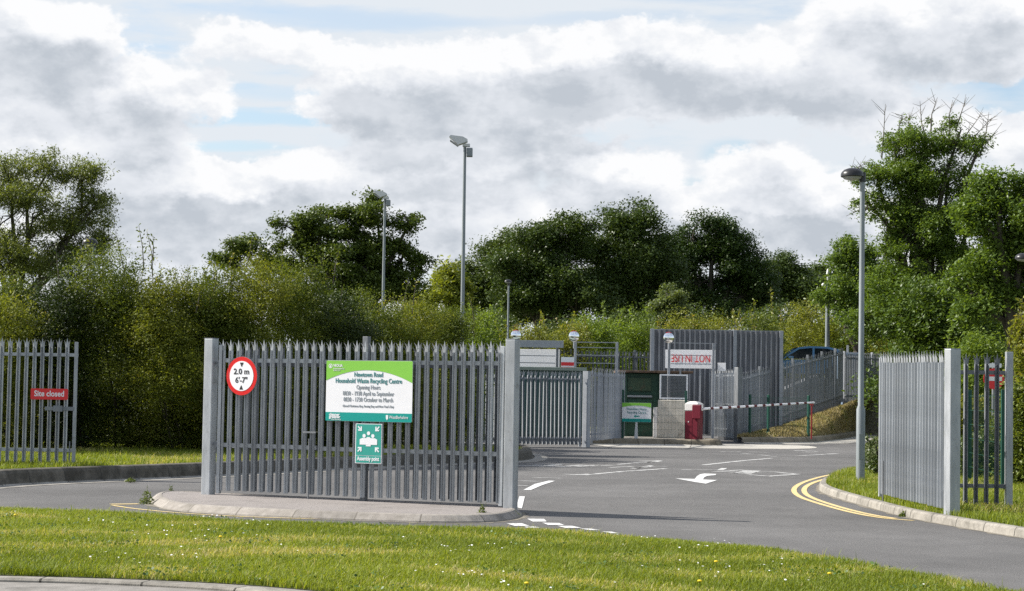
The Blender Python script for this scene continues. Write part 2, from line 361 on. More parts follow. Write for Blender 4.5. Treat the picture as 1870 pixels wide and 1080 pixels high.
def sweep(name, path, prof, mat, closed=False, kind='structure', z0=0):
    """prof: (offset to the left of the path, z)"""
    rows = [offset_path(path, d, closed) for d, z in prof]; N = len(path); K = len(prof)
    v = [(rows[k][i].x, rows[k][i].y, z0+prof[k][1]) for k in range(K) for i in range(N)]
    S = [0.0]
    for i in range(1, N+1): S.append(S[-1]+(Vector(path[i % N])-Vector(path[i-1])).length)
    f = []; uv = []; acc = [0.0]
    for k in range(1, K): acc.append(acc[-1]+math.hypot(prof[k][0]-prof[k-1][0], prof[k][1]-prof[k-1][1]))
    for k in range(K-1):
        for i in range(N if closed else N-1):
            j = (i+1) % N; f.append((k*N+i, k*N+j, (k+1)*N+j, (k+1)*N+i)); uv += [(S[i], acc[k]), (S[i+1], acc[k]), (S[i+1], acc[k+1]), (S[i], acc[k+1])]
    me = bpy.data.meshes.new(name); me.from_pydata(v, [], f); me.materials.append(mat)
    ul = me.uv_layers.new(name='UVMap'); ul.data.foreach_set('uv', np.array(uv, dtype=np.float32).ravel())
    o = bpy.data.objects.new(name, me); COL.objects.link(o); return tag(o, kind=kind)
def fast(name, co, k, mat, val=None, parent=None):
    nv = len(co); nf = nv//k
    me = bpy.data.meshes.new(name); me.vertices.add(nv); me.vertices.foreach_set('co', co.astype(np.float32).ravel())
    me.loops.add(nv); me.loops.foreach_set('vertex_index', np.arange(nv, dtype=np.int32))
    me.polygons.add(nf); me.polygons.foreach_set('loop_start', np.arange(0, nv, k, dtype=np.int32))
    me.update(calc_edges=True)
    if val is not None:
        a = me.attributes.new('v', 'FLOAT', 'FACE'); a.data.foreach_set('value', val.astype(np.float32))
    me.materials.append(mat); o = bpy.data.objects.new(name, me); COL.objects.link(o)
    if parent: o.parent = parent
    return o
_tc = {}
def text_mb(body, size, cx, cz, y=0.0, depth=.0015, width=None, align='CENTER', flip=False, squeeze=1.0, bold=0.0):
    """lettering as a mesh in the x-z plane facing -y"""
    cu = bpy.data.curves.new('lettering', 'FONT'); cu.body = body; cu.size = size; cu.align_x = align; cu.extrude = depth; cu.resolution_u = 3; cu.offset = bold
    ob = bpy.data.objects.new('lettering', cu); COL.objects.link(ob)
    dg = bpy.context.evaluated_depsgraph_get(); me = bpy.data.meshes.new_from_object(ob.evaluated_get(dg))
    xs = [v.co.x for v in me.vertices]; x0, x1 = min(xs), max(xs)
    s = squeeze if width is None else width/(x1-x0)
    mb = MB(); vs = []
    for v in me.vertices:
        X = v.co.x*s; Z = v.co.y
        if flip: X, Z = -X, -Z
        vs.append((cx+X, y-v.co.z, cz+Z))
    mb.add(vs, [tuple(p.vertices) for p in me.polygons])
    bpy.data.objects.remove(ob); bpy.data.curves.remove(cu); bpy.data.meshes.remove(me)
    return mb
def merge(*mbs):
    m = MB()
    for b in mbs: m.add(b.v, b.f)
    return m
def inpoly(x, y, poly):
    c = np.zeros(len(x), bool); n_ = len(poly)
    for i in range(n_):
        x1, y1 = poly[i][0], poly[i][1]; x2, y2 = poly[(i+1) % n_][0], poly[(i+1) % n_][1]
        if y1 == y2: continue
        k = ((y1 > y) != (y2 > y)) & (x < (x2-x1)*(y-y1)/(y2-y1)+x1); c ^= k
    return c

# ------------------------------------------------------------------ the ground
flat('ground', [[(-600, -60), (600, -60), (600, 2200), (-600, 2200)]], -.06, soil)
road_poly = [(-40, 10), (40, 10), (40, 24), (26, 60), (28, 118), (10, 118), (5, 84), (-4, 84), (-6, 60), (-40, 60)]
flat('road', [road_poly], 0, asphalt)

# near kerb and footway at the bottom left of the frame
near = [(-14, 17.1)] + [tuple(G(x, y, .09)[:2]) for x, y in ((-40, 1049), (0, 1051), (180, 1055), (350, 1062), (480, 1070), (570, 1078))] + [(0, 15.2), (8, 12.8)]
near_s = smooth_path(near, 2)
# front grass verge, its far edge hides the lane behind it
zV = .12
far_edge = [(-14, 27.0)] + [tuple(G(x, y, zV)[:2]) for x, y in ((-60, 925), (0, 927), (150, 934), (300, 943), (500, 953), (700, 960), (960, 968), (1100, 975), (1300, 991), (1420, 1003), (1600, 1035), (1760, 1064), (1870, 1088))] + [(8, 14.0)]
far_s = smooth_path(far_edge, 2)
verge = [(p.x, p.y) for p in far_s] + [(p.x, p.y) for p in reversed(near_s)]
flat('grass_verge', [verge], zV-.03, soil)
sweep('kerb', [(p.x, p.y) for p in far_s], [(0.05, 0), (.04, zV-.035), (-.02, zV-.03)], concrete)
flat('footway', [[(p.x, p.y) for p in near_s] + [(8, 6), (-14, 6)]], .085, noisy('footway_concrete', (.17, .16, .145), (.25, .235, .215), 6, .9, bump=.3, stains=(1.6, (.10, .095, .085), .5, .7)))
sweep('kerb', [(p.x, p.y) for p in offset_path(near_s, -.42)], [(-.10, .0), (-.09, .10), (-.07, .118), (.07, .12), (.08, .086)], kerb_m)

# the traffic island under the main gates
isl_px = [(268, 916), (300, 932), (400, 940), (560, 948), (700, 953), (800, 956), (900, 955), (942, 949), (956, 942), (950, 937), (930, 935), (800, 929.5), (600, 920.5), (400, 911.5), (330, 908), (286, 908)]
isl = smooth_path([G(x, y)[:2] for x, y in isl_px], 2, True)
area = sum(a.x*b.y-b.x*a.y for a, b in zip(isl, isl[1:]+isl[:1]))
if area < 0: isl.reverse()
zI = .10
sweep('kerb', isl, [(0, 0), (.008, .022), (.10, zI-.006), (.14, zI+.006), (.175, zI+.007), (.18, zI-.01)], island_kerb, True)
flat('pavement', [offset_path(isl, .178, True)], zI, paving)

# left-hand raised kerb and grass
lk_px = [(-90, 898), (0, 889), (60, 885), (150, 881), (250, 877), (363, 872), (500, 865), (650, 857), (800, 850), (925, 845)]
lk = smooth_path([G(x, y)[:2] for x, y in lk_px] , 2) + [Vector(p) for p in smooth_path([G(925, 845)[:2], G(968, 843)[:2], G(980, 836)[:2], G(965, 829)[:2], G(930, 827)[:2]], 2)][1:]
def hk(h): return [(0, 0.0), (.05, .05), (.09, h*.75), (.13, h-.015), (.17, h), (.33, h), (.34, h-.06)]
sweep('kerb', lk, hk(.27), kerb_moss)
sweep('kerb_channel', lk, [(-.34, .006), (-.02, .012), (0.004, .03)], jointed(noisy('dull_channel_concrete', (.24, .225, .2), (.36, .34, .305), 5, .9, stains=(1.5, (.12, .115, .1), .48, .7))))
grass_l = [(p.x, p.y) for p in offset_path(lk, .335)] + [tuple(V(860, 800, 58)[:2]), (-7, 60), (-40, 60), (-40, 36.5)]
flat('grass_verge', [grass_l], .24, soil)

# right-hand kerb and grass round the lamp post
rk_px = [(1590, 857), (1540, 867), (1511, 877), (1496, 887), (1494, 896), (1515, 906), (1580, 925), (1645, 943), (1705, 955), (1785, 969), (1870, 983), (1990, 1004), (2300, 1060)]
rk = smooth_path([G(x, y)[:2] for x, y in rk_px], 2)
sweep('kerb', rk, [(0, 0), (.015, .09), (.04, .118), (.14, .122), (.145, .09)], kerb_m)
grass_r = [(p.x, p.y) for p in offset_path(rk, .143)] + [(40, 20), (40, 48), (8.6, 48)]
flat('grass_verge', [grass_r], .10, soil)
flat('grass_verge', [[(8.8, 48), (16, 48), (60, 48), (60, 140), (24, 140), (19.5, 104), (11.5, 66)]], .05, soil)

def gutter(path, seed, closed=False):
    rg = random.Random(seed); P = smooth_path(path, 1, closed); a = offset_path(P, .01, closed); b_ = []
    for i, p in enumerate(offset_path(P, -1, closed)): d = (p-a[i]); b_.append(a[i]+d*(.05+.10*rg.random()**2))
    N_ = len(P); flat('gutter_dirt', [[a[i], a[(i+1) % N_], b_[(i+1) % N_], b_[i]] for i in range(N_ if closed else N_-1)], .003, gut)
gut = noisy('gutter_grit', (.13, .115, .09), (.22, .2, .165), 12, .95, stains=(6, (.06, .065, .03), .55, .7))
gutter(rk, 1); gutter(isl, 2, True); gutter(lk, 3)
# barrier kerb build-out at the back
bk_px = [(1074, 812), (1120, 812.5), (1200, 813), (1280, 814.5), (1308, 815)]
bk = [Vector(G(x, y)[:2]) for x, y in bk_px]
e0 = bk[-1]; bk += [Vector((e0.x+.35, e0.y+.45)), Vector((e0.x+.35, e0.y+1.6)), Vector((e0.x+.1, e0.y+2.6))]
bk = smooth_path(bk, 2)
sweep('kerb', bk, hk(.21), jointed(noisy('brown_kerb_concrete', (.15, .125, .09), (.23, .2, .15), 5, .95, stains=(3, (.08, .068, .05), .5, .7))))
sweep('kerb_channel', bk, [(-3.2, .006), (-.02, .012), (0.004, .03)][:3], chan_m)
flat('pavement', [[(p.x, p.y) for p in offset_path(bk, .335)] + [(2.5, 84), (2.3, 70)]], .19, concrete)
# bank kerb and the dry grass bank rising to the sloping fence
ck_px = [(1358, 810), (1474, 809.5), (1505, 808), (1565, 799), (1602, 788)]
ck = smooth_path([G(x, y)[:2] for x, y in ck_px] + [(30, 125)], 2)
sweep('kerb', ck, hk(.22), jointed(noisy('brown_kerb_concrete', (.17, .145, .11), (.26, .23, .175), 5, .95, stains=(3, (.09, .08, .06), .55, .75))))
sweep('kerb_channel', ck, [(-1.2, .006), (-.02, .012), (0.004, .03)], chan_m)
P2_ = V(1347, 808, 74.6)
FA = V(1353, 803, 75.2); FA.z = .12
FB = V(1540, 735, 92.0)
FC = V(1720, 742, 100.0)
lo = offset_path(ck, .335); hi_line = []
def lerp(a, b, t): return a+(b-a)*t
NB = len(lo); rows = 14; bv = []; bf = []
rn = random.Random(3)
for i in range(NB):
    t = i/(NB-1)
    if t < .62: top = Vector(FA).lerp(Vector(FB), t/.62)
    else: top = Vector(FB).lerp(Vector((FC.x, FC.y, 1.7)), (t-.62)/.38)
    top = top + Vector((.9, .9, .1))
    a = Vector((lo[i].x, lo[i].y, .2))
    for j in range(rows):
        s = j/(rows-1); p = a.lerp(top, s); p.z = a.z+(top.z-a.z)*(s**.8) + (rn.uniform(-.06, .06) if 0 < j < rows-1 else 0); bv.append(p)
for i in range(NB-1):
    for j in range(rows-1): bf.append((i*rows+j, (i+1)*rows+j, (i+1)*rows+j+1, i*rows+j+1))
bank_mb = MB().add(bv, bf); ob = bank_mb.build('bank', dry, smooth=True); tag(ob, kind='structure')
flat('terrain', [[(11.6, 94.3), (27, 94.3), (30, 135), (11.6, 135)]], 2.62, concrete)
q0 = Vector((P2_.x+.2, P2_.y+.5)); q1 = Vector((FB.x, FB.y)); qd = (q1-q0).normalized(); qn = Vector((-qd.y, qd.x))
q0 = q0+qn*1.3+qd*2.5; q1 = q1+qn*1.3+qd*.4; w3 = MB(); dv = qn*.3
w3.add([(q0.x, q0.y, -.1), (q1.x, q1.y, -.1), (q1.x+dv.x, q1.y+dv.y, -.1), (q0.x+dv.x, q0.y+dv.y, -.1), (q0.x, q0.y, 1.0), (q1.x, q1.y, 2.75), (q1.x+dv.x, q1.y+dv.y, 2.75), (q0.x+dv.x, q0.y+dv.y, 1.0)], [(0, 3, 2, 1), (4, 5, 6, 7), (0, 1, 5, 4), (1, 2, 6, 5), (2, 3, 7, 6), (3, 0, 4, 7)])
tag(w3.build('retaining_wall', noisy('ramp_wall_concrete', (.16, .165, .175), (.24, .245, .255), 1.2, .9, stains=(1, (.11, .11, .11), .55, .75))), kind='structure')
mbp = MB().box(11.6, 11.9, 94.3, 135, 0, 2.61).box(11.9, 27, 94.3, 94.6, 0, 2.61); tag(mbp.build('retaining_wall', concrete), kind='structure')

# ------------------------------------------------------------------ road markings
def stroke(pts, w):
    """line on the road, w wide in metres; pts are pixels"""
    P = [G(x, y) for x, y in pts]; P2 = [Vector((p.x, p.y)) for p in P]
    if len(P2) > 5: P2 = smooth_path(P2, 2)
    a = offset_path(P2, w/2); b = offset_path(P2, -w/2)
    return [[a[i], a[i+1], b[i+1], b[i]] for i in range(len(P2)-1)]
def r7(*p): return [(860+x*.3422, 780+y*.3422) for x, y in p]
mk = []
for q in (((242, 430), (272, 437), (288, 372), (258, 372)), ((280, 338), (320, 338), (380, 312), (450, 289), (415, 288), (340, 306)),
          ((190, 517), (272, 516), (312, 530), (232, 530)), ((300, 492), (390, 493), (405, 507), (330, 507)), ((380, 513), (470, 515), (500, 526), (412, 525)), ((460, 530), (540, 530), (592, 541), (505, 541)), ((580, 545), (640, 545), (690, 553), (640, 553)), ((285, 534), (345, 534), (370, 541), (300, 541)), ((700, 560), (750, 561), (790, 570), (740, 569))):
    mk.append([G(x, y) for x, y in r7(*q)])
flat('road_marking', mk, .006, white_paint)
arrow = [G(x, y) for x, y in r7((1092, 276), (1195, 279), (1206, 264), (1222, 254), (1245, 250), (1310, 252), (1306, 258), (1262, 262), (1245, 270), (1238, 282), (1314, 285), (1254, 304), (1200, 296))]
flat('road_marking', [arrow], .006, white_paint)
mk = []
for p, w in ((((330, 270), (480, 275)), .13), (((236, 288), (378, 292)), .13), (((236, 312), (305, 315)), .13),
             (((495, 253), (560, 256), (640, 252)), .16), (((600, 258), (820, 238), (1045, 223)), .17), (((740, 218), (870, 211)), .12), (((860, 223), (960, 212), (1048, 212)), .15), (((880, 221), (965, 207)), .13),
             (((780, 201), (900, 191), (1012, 186)), .14), (((895, 184), (1012, 180)), .16), (((950, 190), (1012, 181)), .14),
             (((250, 208), (400, 208), (480, 202)), .26), (((330, 201), (485, 199)), .18), (((470, 214), (600, 203)), .16), (((560, 212), (662, 205)), .15), (((640, 209), (690, 205)), .13), (((690, 207), (755, 205)), .16), (((360, 213), (500, 210)), .14),
             (((1240, 204), (1420, 184), (1600, 168)), .17), (((1125, 230), (1330, 231), (1352, 221)), .15), (((1280, 240), (1370, 236), (1452, 230)), .14),
             (((1340, 240), (1500, 242), (1645, 241)), .14), (((1480, 256), (1590, 264), (1740, 253), (1640, 244)), .17), (((1445, 249), (1502, 234)), .42), (((1380, 247), (1460, 246)), .13),
             (((1430, 141), (1500, 146)), .16), (((1540, 150), (1592, 154)), .16), (((1600, 160), (1630, 161)), .3), (((1330, 134), (1440, 132)), .12), (((1470, 133), (1590, 138)), .12),
             (((1745, 155), (1870, 148), (1960, 142)), .16), (((1720, 128), (1760, 126), (1800, 131)), .16), (((1800, 128), (1850, 132)), .14), (((1740, 136), (1850, 141)), .12)):
    mk += stroke(r7(*p), w)
flat('road_marking', mk, .005, worn_paint)
def r6(*p): return [(1420+x*.4072, 560+y*.4072) for x, y in p]
yl = stroke(r6((345, 740), (220, 757), (115, 787), (66, 818), (88, 852), (180, 884), (340, 928), (480, 952), (610, 961)), .10)
yl += stroke(r6((300, 758), (215, 773), (140, 797), (112, 824), (140, 856), (280, 902), (420, 936), (530, 952)), .10)
def r8(*p): return [(x*.3422, 860+y*.3422) for x, y in p]
yl += stroke(r8((590, 180), (740, 178)), .16) + stroke(r8((600, 186), (690, 200), (760, 208), (920, 224), (1200, 242), (1500, 254), (1870, 262)), .07)
flat('road_marking', yl, .005, yellow_paint)

# ------------------------------------------------------------------ palisade fences
def pale_mesh(h, name='pale'):
    prof = [(-.036, .004), (-.022, -.034), (0, -.002), (.022, -.034), (.036, .004)]
    mb = MB(); hs = h-.17; T = .004
    v = []
    for z in (0, hs):
        v += [(x, y, z) for x, y in prof] + [(x, y+T, z) for x, y in prof]
    f = []
    for i in range(4): f += [(i, i+1, 11+i, 10+i), (5+i, 15+i, 16+i, 6+i)]
    f += [(0, 10, 15, 5), (4, 9, 19, 14), (0, 5, 6, 1), (1, 6, 7, 2), (2, 7, 8, 3), (3, 8, 9, 4)]
    mb.add(v, f)
    def prong(base, mid, tip):
        # base: two points, mid: two points, tip: one; thickness T
        P = base+mid+[tip]; Q = [(x, y+T, z) for x, y, z in P]
        mb.add(P+Q, [(0, 1, 3, 2), (2, 3, 4), (5, 7, 8, 6), (7, 9, 8), (0, 2, 7, 5), (2, 4, 9, 7), (1, 6, 8, 3), (3, 8, 9, 4)])
    prong([(-.016, -.016, hs), (.016, -.016, hs)], [(-.019, -.016, h-.10), (.019, -.016, h-.10)], (0, -.016, h))
    prong([(-.036, 0, hs), (-.014, -.014, hs)], [(-.044, -.008, h-.10), (-.022, -.02, h-.085)], (-.062, -.035, h-.035))
    prong([(.014, -.014, hs), (.036, 0, hs)], [(.022, -.02, h-.085), (.044, -.008, h-.10)], (.062, -.035, h-.035))
    o = mb.build(name, galv); COL.objects.unlink(o); return o
PALE = {}
def pale_obj(h, mat, tilt=0):
    key = (round(h, 2), mat.name)
    if key not in PALE:
        o = pale_mesh(h); o.data.materials.clear(); o.data.materials.append(mat); PALE[key] = o
    return PALE[key]
def palisade(name, label, cat, A, B, h, spacing=.15, mat=galv, rails=(.3, .86), first=.06, stiles=(), posts=(), group=None, flip=False, zpale=.04, railsz=None, jit=1.0, posth=None, phase=0):
    """fence from A to B (Vectors with z at the foot). Local x runs A->B, pales face local -y."""
    d = Vector((B[0]-A[0], B[1]-A[1])); Ln = d.length; rz = math.atan2(d.y, d.x); dz = (B[2]-A[2])/Ln
    root = thing(name, label, cat, A, rz, group); sl = math.atan(dz)
    s = -1 if flip else 1
    proto = pale_obj(h, mat); k = int((Ln-2*first)/spacing)+1
    for i in range(k):
        x = first+i*spacing+phase; c = proto.copy(); COL.objects.link(c); c.parent = root
        c.location = (x, 0, zpale+dz*x+rnd.uniform(-.006, .006)*jit); c.rotation_euler = (rnd.uniform(-.004, .004)*jit, rnd.uniform(-.004, .004)*jit, math.pi if flip else 0)
    for q in rails:
        z = h*q+zpale
        mb = MB(); y0, y1 = (.006, .05) if s > 0 else (-.05, -.006)
        mb.add([(0, y0, z-.03), (Ln, y0, z-.03+dz*Ln), (Ln, y1, z-.03+dz*Ln), (0, y1, z-.03), (0, y0, z+.03), (Ln, y0, z+.03+dz*Ln), (Ln, y1, z+.03+dz*Ln), (0, y1, z+.03)],
               [(0, 3, 2, 1), (4, 5, 6, 7), (0, 1, 5, 4), (1, 2, 6, 5), (2, 3, 7, 6), (3, 0, 4, 7)])
        mb.build('rail', mat, root)
    for x in stiles:
        MB().box(x-.03, x+.03, -.03, .03, .02+dz*x, h+dz*x-.02, .004).build('stile', mat, root)
    for x in posts:
        ph = posth or h+.06
        MB().box(x-.05, x+.05, .055 if s > 0 else -.155, .155 if s > 0 else -.055, dz*x-.1, ph+dz*x, .006).build('post', mat, root)
    return root, Ln
def post(label, P, w, h, rz, mat=galv, group='square steel gate posts', cap=True):
    o = thing('gate_post', label, 'post', P, rz, group)
    MB().box(-w/2, w/2, -w/2, w/2, -.05, h, .012).build('shaft', mat, o)
    MB().box(-w/2-.002, w/2+.002, -w/2-.002, w/2+.002, h+.001, h+.006).build('cap', mat, o)
    return o
# island gates
PL = G(380, 903, zI); PR = G(932, 928, zI)
gd = Vector((PR.x-PL.x, PR.y-PL.y)); GL = gd.length; GR = math.atan2(gd.y, gd.x); gdir = gd.normalized(); gn = Vector((gdir.y, -gdir.x))   # gn faces the camera
HP = 2.40
post('tall square steel post at left end of the sign gates', PL, .16, HP, GR)
post('tall square steel post at right end of the sign gates', PR, .16, HP, GR)
def onGate(t, off=0, z=zI):
    p = Vector((PL.x, PL.y)) + gdir*(t*GL) - gn*off
    return Vector((p.x, p.y, z))
tm = .375
A1, B1 = onGate(.16/GL), onGate(tm-.004)
la, _ = palisade('gate_leaf', 'steel palisade gate leaf carrying the round height limit sign', 'gate', A1, B1, 2.32, .150, galv, first=.06, stiles=(.03,), group='palisade gate leaves', zpale=.07)
A2, B2 = onGate(tm+.004), onGate(1-.12/GL)
lb, L2 = palisade('gate_leaf', 'long steel palisade gate leaf behind the green and white opening hours sign', 'gate', A2, B2, 2.32, .150, galv, first=.04, stiles=((B2-A2).length-.03,), group='palisade gate leaves', zpale=.06)
def seen_shift(t, off):
    p = onGate(t, off); d_ = Vector((p.x, p.y)).normalized(); return -off*d_.dot(gdir)/d_.dot(-gn)
_ph = (((tm+.004)*GL+.04) - (.035*GL+.05+seen_shift(.7, .34))) % .150
lc, _ = palisade('gate_leaf', 'second palisade gate leaf folded close behind the sign gates', 'gate', onGate(.035, .34), onGate(.965, .34), 2.27, .1492, galv_dark, first=.05, phase=_ph, stiles=(), group='palisade gate leaves', zpale=.06)  # shade of this rear leaf is put into its darker steel
MB().tube([((B1-A1).length-.09, -.045, .0), ((B1-A1).length-.09, -.045, .9)], .011, 8).build('drop_bolt', galv_dark, la)
MB().box((B1-A1).length-.2, (B1-A1).length+.02, -.05, -.037, .985, 1.01).build('latch', galv_dark, la)
mid = onGate(.515, .17)
o = thing('gate_post', 'slim steel slam post rising behind the opening hours sign', 'post', mid, GR, 'square steel gate posts')
MB().box(-.045, .045, -.045, .045, -.05, 2.44, .006).build('shaft', galv_dark, o)
for (nm, xx) in ((la, .0), (lb, L2)):
    for z in (.78, 2.02): MB().tube([(xx, 0, z-.05), (xx, 0, z+.05)], .03, 10).box(min(xx, xx+.0)-.09, xx+.09, -.012, .012, z-.02, z+.02).build('hinge', galv_dark, nm)
# site closed gate on the left
YL = 37.2; zL = .25
E = V(137, 850, YL); E.z = zL
lg, LL = palisade('gate_leaf', 'open palisade gate leaf carrying the red site closed plate on left grass', 'gate', Vector((E.x-4.2, YL-.04, zL)), Vector((E.x, YL, zL)), 2.32, .152, galv, first=.05, stiles=(4.17,), group='palisade gate leaves', zpale=.05, rails=(.1, .865))
MB().box(3.62, 4.16, -.045, -.005, 1.02, 1.09).box(3.78, 3.95, -.07, -.045, 1.0, 1.11).build('latch', galv_dark, lg)
MB().tube([(4.1, -.05, -.1), (4.1, -.05, .45)], .012, 8).build('drop_bolt', galv_dark, lg)
# right-hand gate leaf and post
PG = G(1738, 942, .1)
post('tall square steel post at the right roadside gate', PG, .17, 2.36, R(20))
N0 = V(1726, 930, PG.y+.1); N0.z = .12
F0 = V(1607, 900, 31.9); F0.z = .16
rl, RL = palisade('gate_leaf', 'open palisade gate leaf seen nearly edge on beside the lamp post', 'gate', F0, N0, 2.25, .150, galv, first=.05, stiles=(.03,), group='palisade gate leaves', zpale=.07, rails=(.13, .82))
MB().tube([(.35, -.05, -.1), (.35, -.05, .6)], .012, 8).build('drop_bolt', galv_dark, rl)
pa = V(1752, 935, 30.4); pb = V(1838, 935, 30.4); pa.z = pb.z = .1
rf, RFL = palisade('palisade_fence', 'short palisade fence panel right of the roadside gate post', 'fence', pa, pb, 2.30, .158, galv_dark, first=.09, zpale=.06, rails=(.12, .87), group='palisade fences')
MB().box(RFL-.02, RFL+.08, -.06, .05, -.1, 2.38, .006).build('post', galv, rf)
# back of the site
P1 = G(1070, 817); P2 = V(1347, 808, 74.6); P2.z = .0
post('square steel post left of the barrier kerb', P1, .20, 2.46, R(-30), galv_far)
post('dark square steel post at foot of the sloping fence', P2, .22, 2.8, R(35), galv_dark)
a = V(840, 806, 63.2); b = V(1060, 814, 64.6); a.z = b.z = .0
palisade('gate_leaf', 'closed palisade gate leaf in front of the dark green skip', 'gate', a, b, 2.38, .138, galv_mid, first=.05, stiles=(.03, (b-a).length-.03), group='palisade gate leaves', zpale=.08, rails=(.09, .89), jit=2)
a = V(1080, 800, 64.9); b = V(1140, 800, 71.0); a.z = b.z = .1
palisade('gate_leaf', 'palisade gate leaf swung back beside the green container', 'gate', a, b, 2.4, .30, galv_far, first=.05, stiles=(.03,), group='palisade gate leaves', zpale=.1, rails=(.09, .89), jit=2)
a = V(1259, 803, 82.0); b = V(1341, 806, 75.2); a.z = .05; b.z = .05
palisade('gate_leaf', 'bright palisade gate leaf behind the crimson barrier cabinet', 'gate', a, b, 2.62, .225, galv, first=.05, stiles=(.03,), group='palisade gate leaves', zpale=.1, rails=(.12, .48, .9), jit=2)
palisade('palisade_fence', 'long palisade fence climbing the dry bank behind the barrier arm', 'fence', Vector((P2.x+.2, P2.y+.5, .10)), FB, 2.5, .262, galv_mid, first=.1, posts=[2.75*i+.3 for i in range(1, 9)], group='palisade fences', rails=(.12, .88), jit=2)  # greyer steel stands in for shade on the fence front
palisade('palisade_fence', 'palisade fence along the top of the dry bank', 'fence', FB+Vector((.1, 0, 0)), Vector((FC.x, FC.y, 1.55)), 2.3, .16, galv_far, first=.05, posts=(.05, 2.8, 5.6), group='palisade fences', rails=(.12, .88), jit=2)
a = V(1000, 700, 87); b = V(1190, 700, 87); a.z = b.z = 1.2
palisade('palisade_fence', 'dark distant palisade fence between the metal frames and the boarded screen', 'fence', a, b, 2.4, .16, galv_dark, first=.05, posts=(1, 3.8), group='palisade fences', rails=(.12, .88), jit=2)

# ------------------------------------------------------------------ signs on the gates
def gate_x(px, off):
    """distance along the gate line at which a pixel column meets the gate, offset toward the camera"""
    d = ray(px, 700); P0 = Vector((PL.x, PL.y))+gn*off
    # solve P0 + g*s = t*(d.x,d.y)
    det = gdir.x*(-d.y)-gdir.y*(-d.x)
    return ((-P0.x)*(-d.y)-(-P0.y)*(-d.x))/det
def gate_pt(px, py, off):
    s = gate_x(px, off); p = Vector((PL.x, PL.y))+gn*off+gdir*s
    return s, V(px, py, p.y)
OFF = .045
# round height limit sign
s, c = gate_pt(441.5, 687, OFF)
rs = thing('height_limit_sign', 'round red bordered white sign reading 2.0 m on the gate', 'sign', c, GR-R(4))
r_ = 35.3*c.y/F
MB().prism(circ(0, 0, r_, 48), 0, .012).build('back_plate', backplate, rs)
MB().prism(circ(0, 0, r_-.002, 48), -.004, -.0005).build('red_border', red, rs)
MB().prism(circ(0, 0, r_*.775, 48), -.008, -.0045).build('white_face', white_sign, rs)
k_ = r_/.36
for q_ in (text_mb('2.0 m', .15*k_, 0, .035*k_, -.011, width=.36*k_, bold=.0015), text_mb("6'-7\"", .15*k_, 0, -.125*k_, -.011, width=.28*k_, bold=.0015)): q_.build('lettering', black, rs)
for q_ in (1, -1): MB().prism([(-.042*k_, q_*.25*k_), (.042*k_, q_*.25*k_), (0, q_*.17*k_)], -.012, -.0085).build('arrow', black, rs)
# opening hours board
s0, c0 = gate_pt(595.5, 712, OFF); s1, c1 = gate_pt(753.5, 717, OFF)
zt = V(595.5, 657, c0.y).z; zb = V(595.5, 768, c0.y).z; Wd = s1-s0; Hh = zt-zb
zt2 = V(753.5, 661, c1.y).z; zb2 = V(753.5, 773, c1.y).z
Hh = ((zt-zb)+(zt2-zb2))/2
bo = thing('information_board', 'green and white opening hours board mounted on the gates', 'sign', Vector((c0.x, c0.y, (zb+zb2)/2)), GR)
MB().prism(rrect(0, Wd, 0, Hh, .03), 0, .01).build('back_plate', backplate, bo)
MB().prism(rrect(.002, Wd-.002, .002, Hh-.002, .028), -.004, -.0005).build('white_face', white_sign, bo)
arc = [(.0 + Wd*i/16, Hh*(.80 + .045 - .19*((i/16-.48)**2)/.25*1.0)) for i in range(17)]
arc = [(x, z + (0 if x < Wd*.48 else -.0)) for x, z in arc]
top = [(min(max(x, .004), Wd-.004), z) for x, z in arc] + [(Wd-.004, Hh-.012), (Wd-.012, Hh-.004), (.012, Hh-.004), (.004, Hh-.012)]
MB().prism(top, -.007, -.0045).build('lime_band', lime, bo)
MB().prism([(.004, .012), (.012, .004), (Wd-.012, .004), (Wd-.004, .012), (Wd-.004, Hh*.145), (.004, Hh*.145)], -.007, -.0045).build('teal_band', teal, bo)
q = Wd/1.4
for q_ in (text_mb('Newtown Road', .092*q, Wd*.495, Hh*.735, -.0065, width=Wd*.33, bold=.001), text_mb('Household Waste Recycling Centre', .092*q, Wd*.495, Hh*.632, -.0065, width=Wd*.765, bold=.001)): q_.build('heading', tealtext, bo)
for q_ in (text_mb('Opening Hours', .086*q, Wd*.495, Hh*.53, -.0065, width=Wd*.275), text_mb('0830 - 1930 April to September', .086*q, Wd*.495, Hh*.427, -.0065, width=Wd*.59), text_mb('0830 - 1730 October to March', .086*q, Wd*.495, Hh*.327, -.0065, width=Wd*.57), text_mb("Closed Christmas Day, Boxing Day and New Year's Day", .045*q, Wd*.495, Hh*.236, -.0065, width=Wd*.59)): q_.build('lettering', greytext, bo)
lg1 = merge(text_mb('VEOLIA', .052*q, Wd*.085, Hh*.895, -.009, width=Wd*.11, align='LEFT', bold=.0015), text_mb('ENVIRONMENTAL', .024*q, Wd*.085, Hh*.853, -.009, width=Wd*.13, align='LEFT'), text_mb('SERVICES', .024*q, Wd*.085, Hh*.825, -.009, width=Wd*.08, align='LEFT'))
ring = MB(); pr = circ(Wd*.052, Hh*.908, .031*q, 24); pi_ = circ(Wd*.052, Hh*.908, .022*q, 24)
for i in range(24): j = (i+1) % 24; ring.add([(pr[i][0], -.009, pr[i][1]), (pr[j][0], -.009, pr[j][1]), (pi_[j][0], -.009, pi_[j][1]), (pi_[i][0], -.009, pi_[i][1])], [(0, 1, 2, 3)])
ring.prism(circ(Wd*.052, Hh*.905, .010*q, 12, .016*q), -.009, -.0075)
merge(lg1, ring).build('emblem', white_sign, bo)
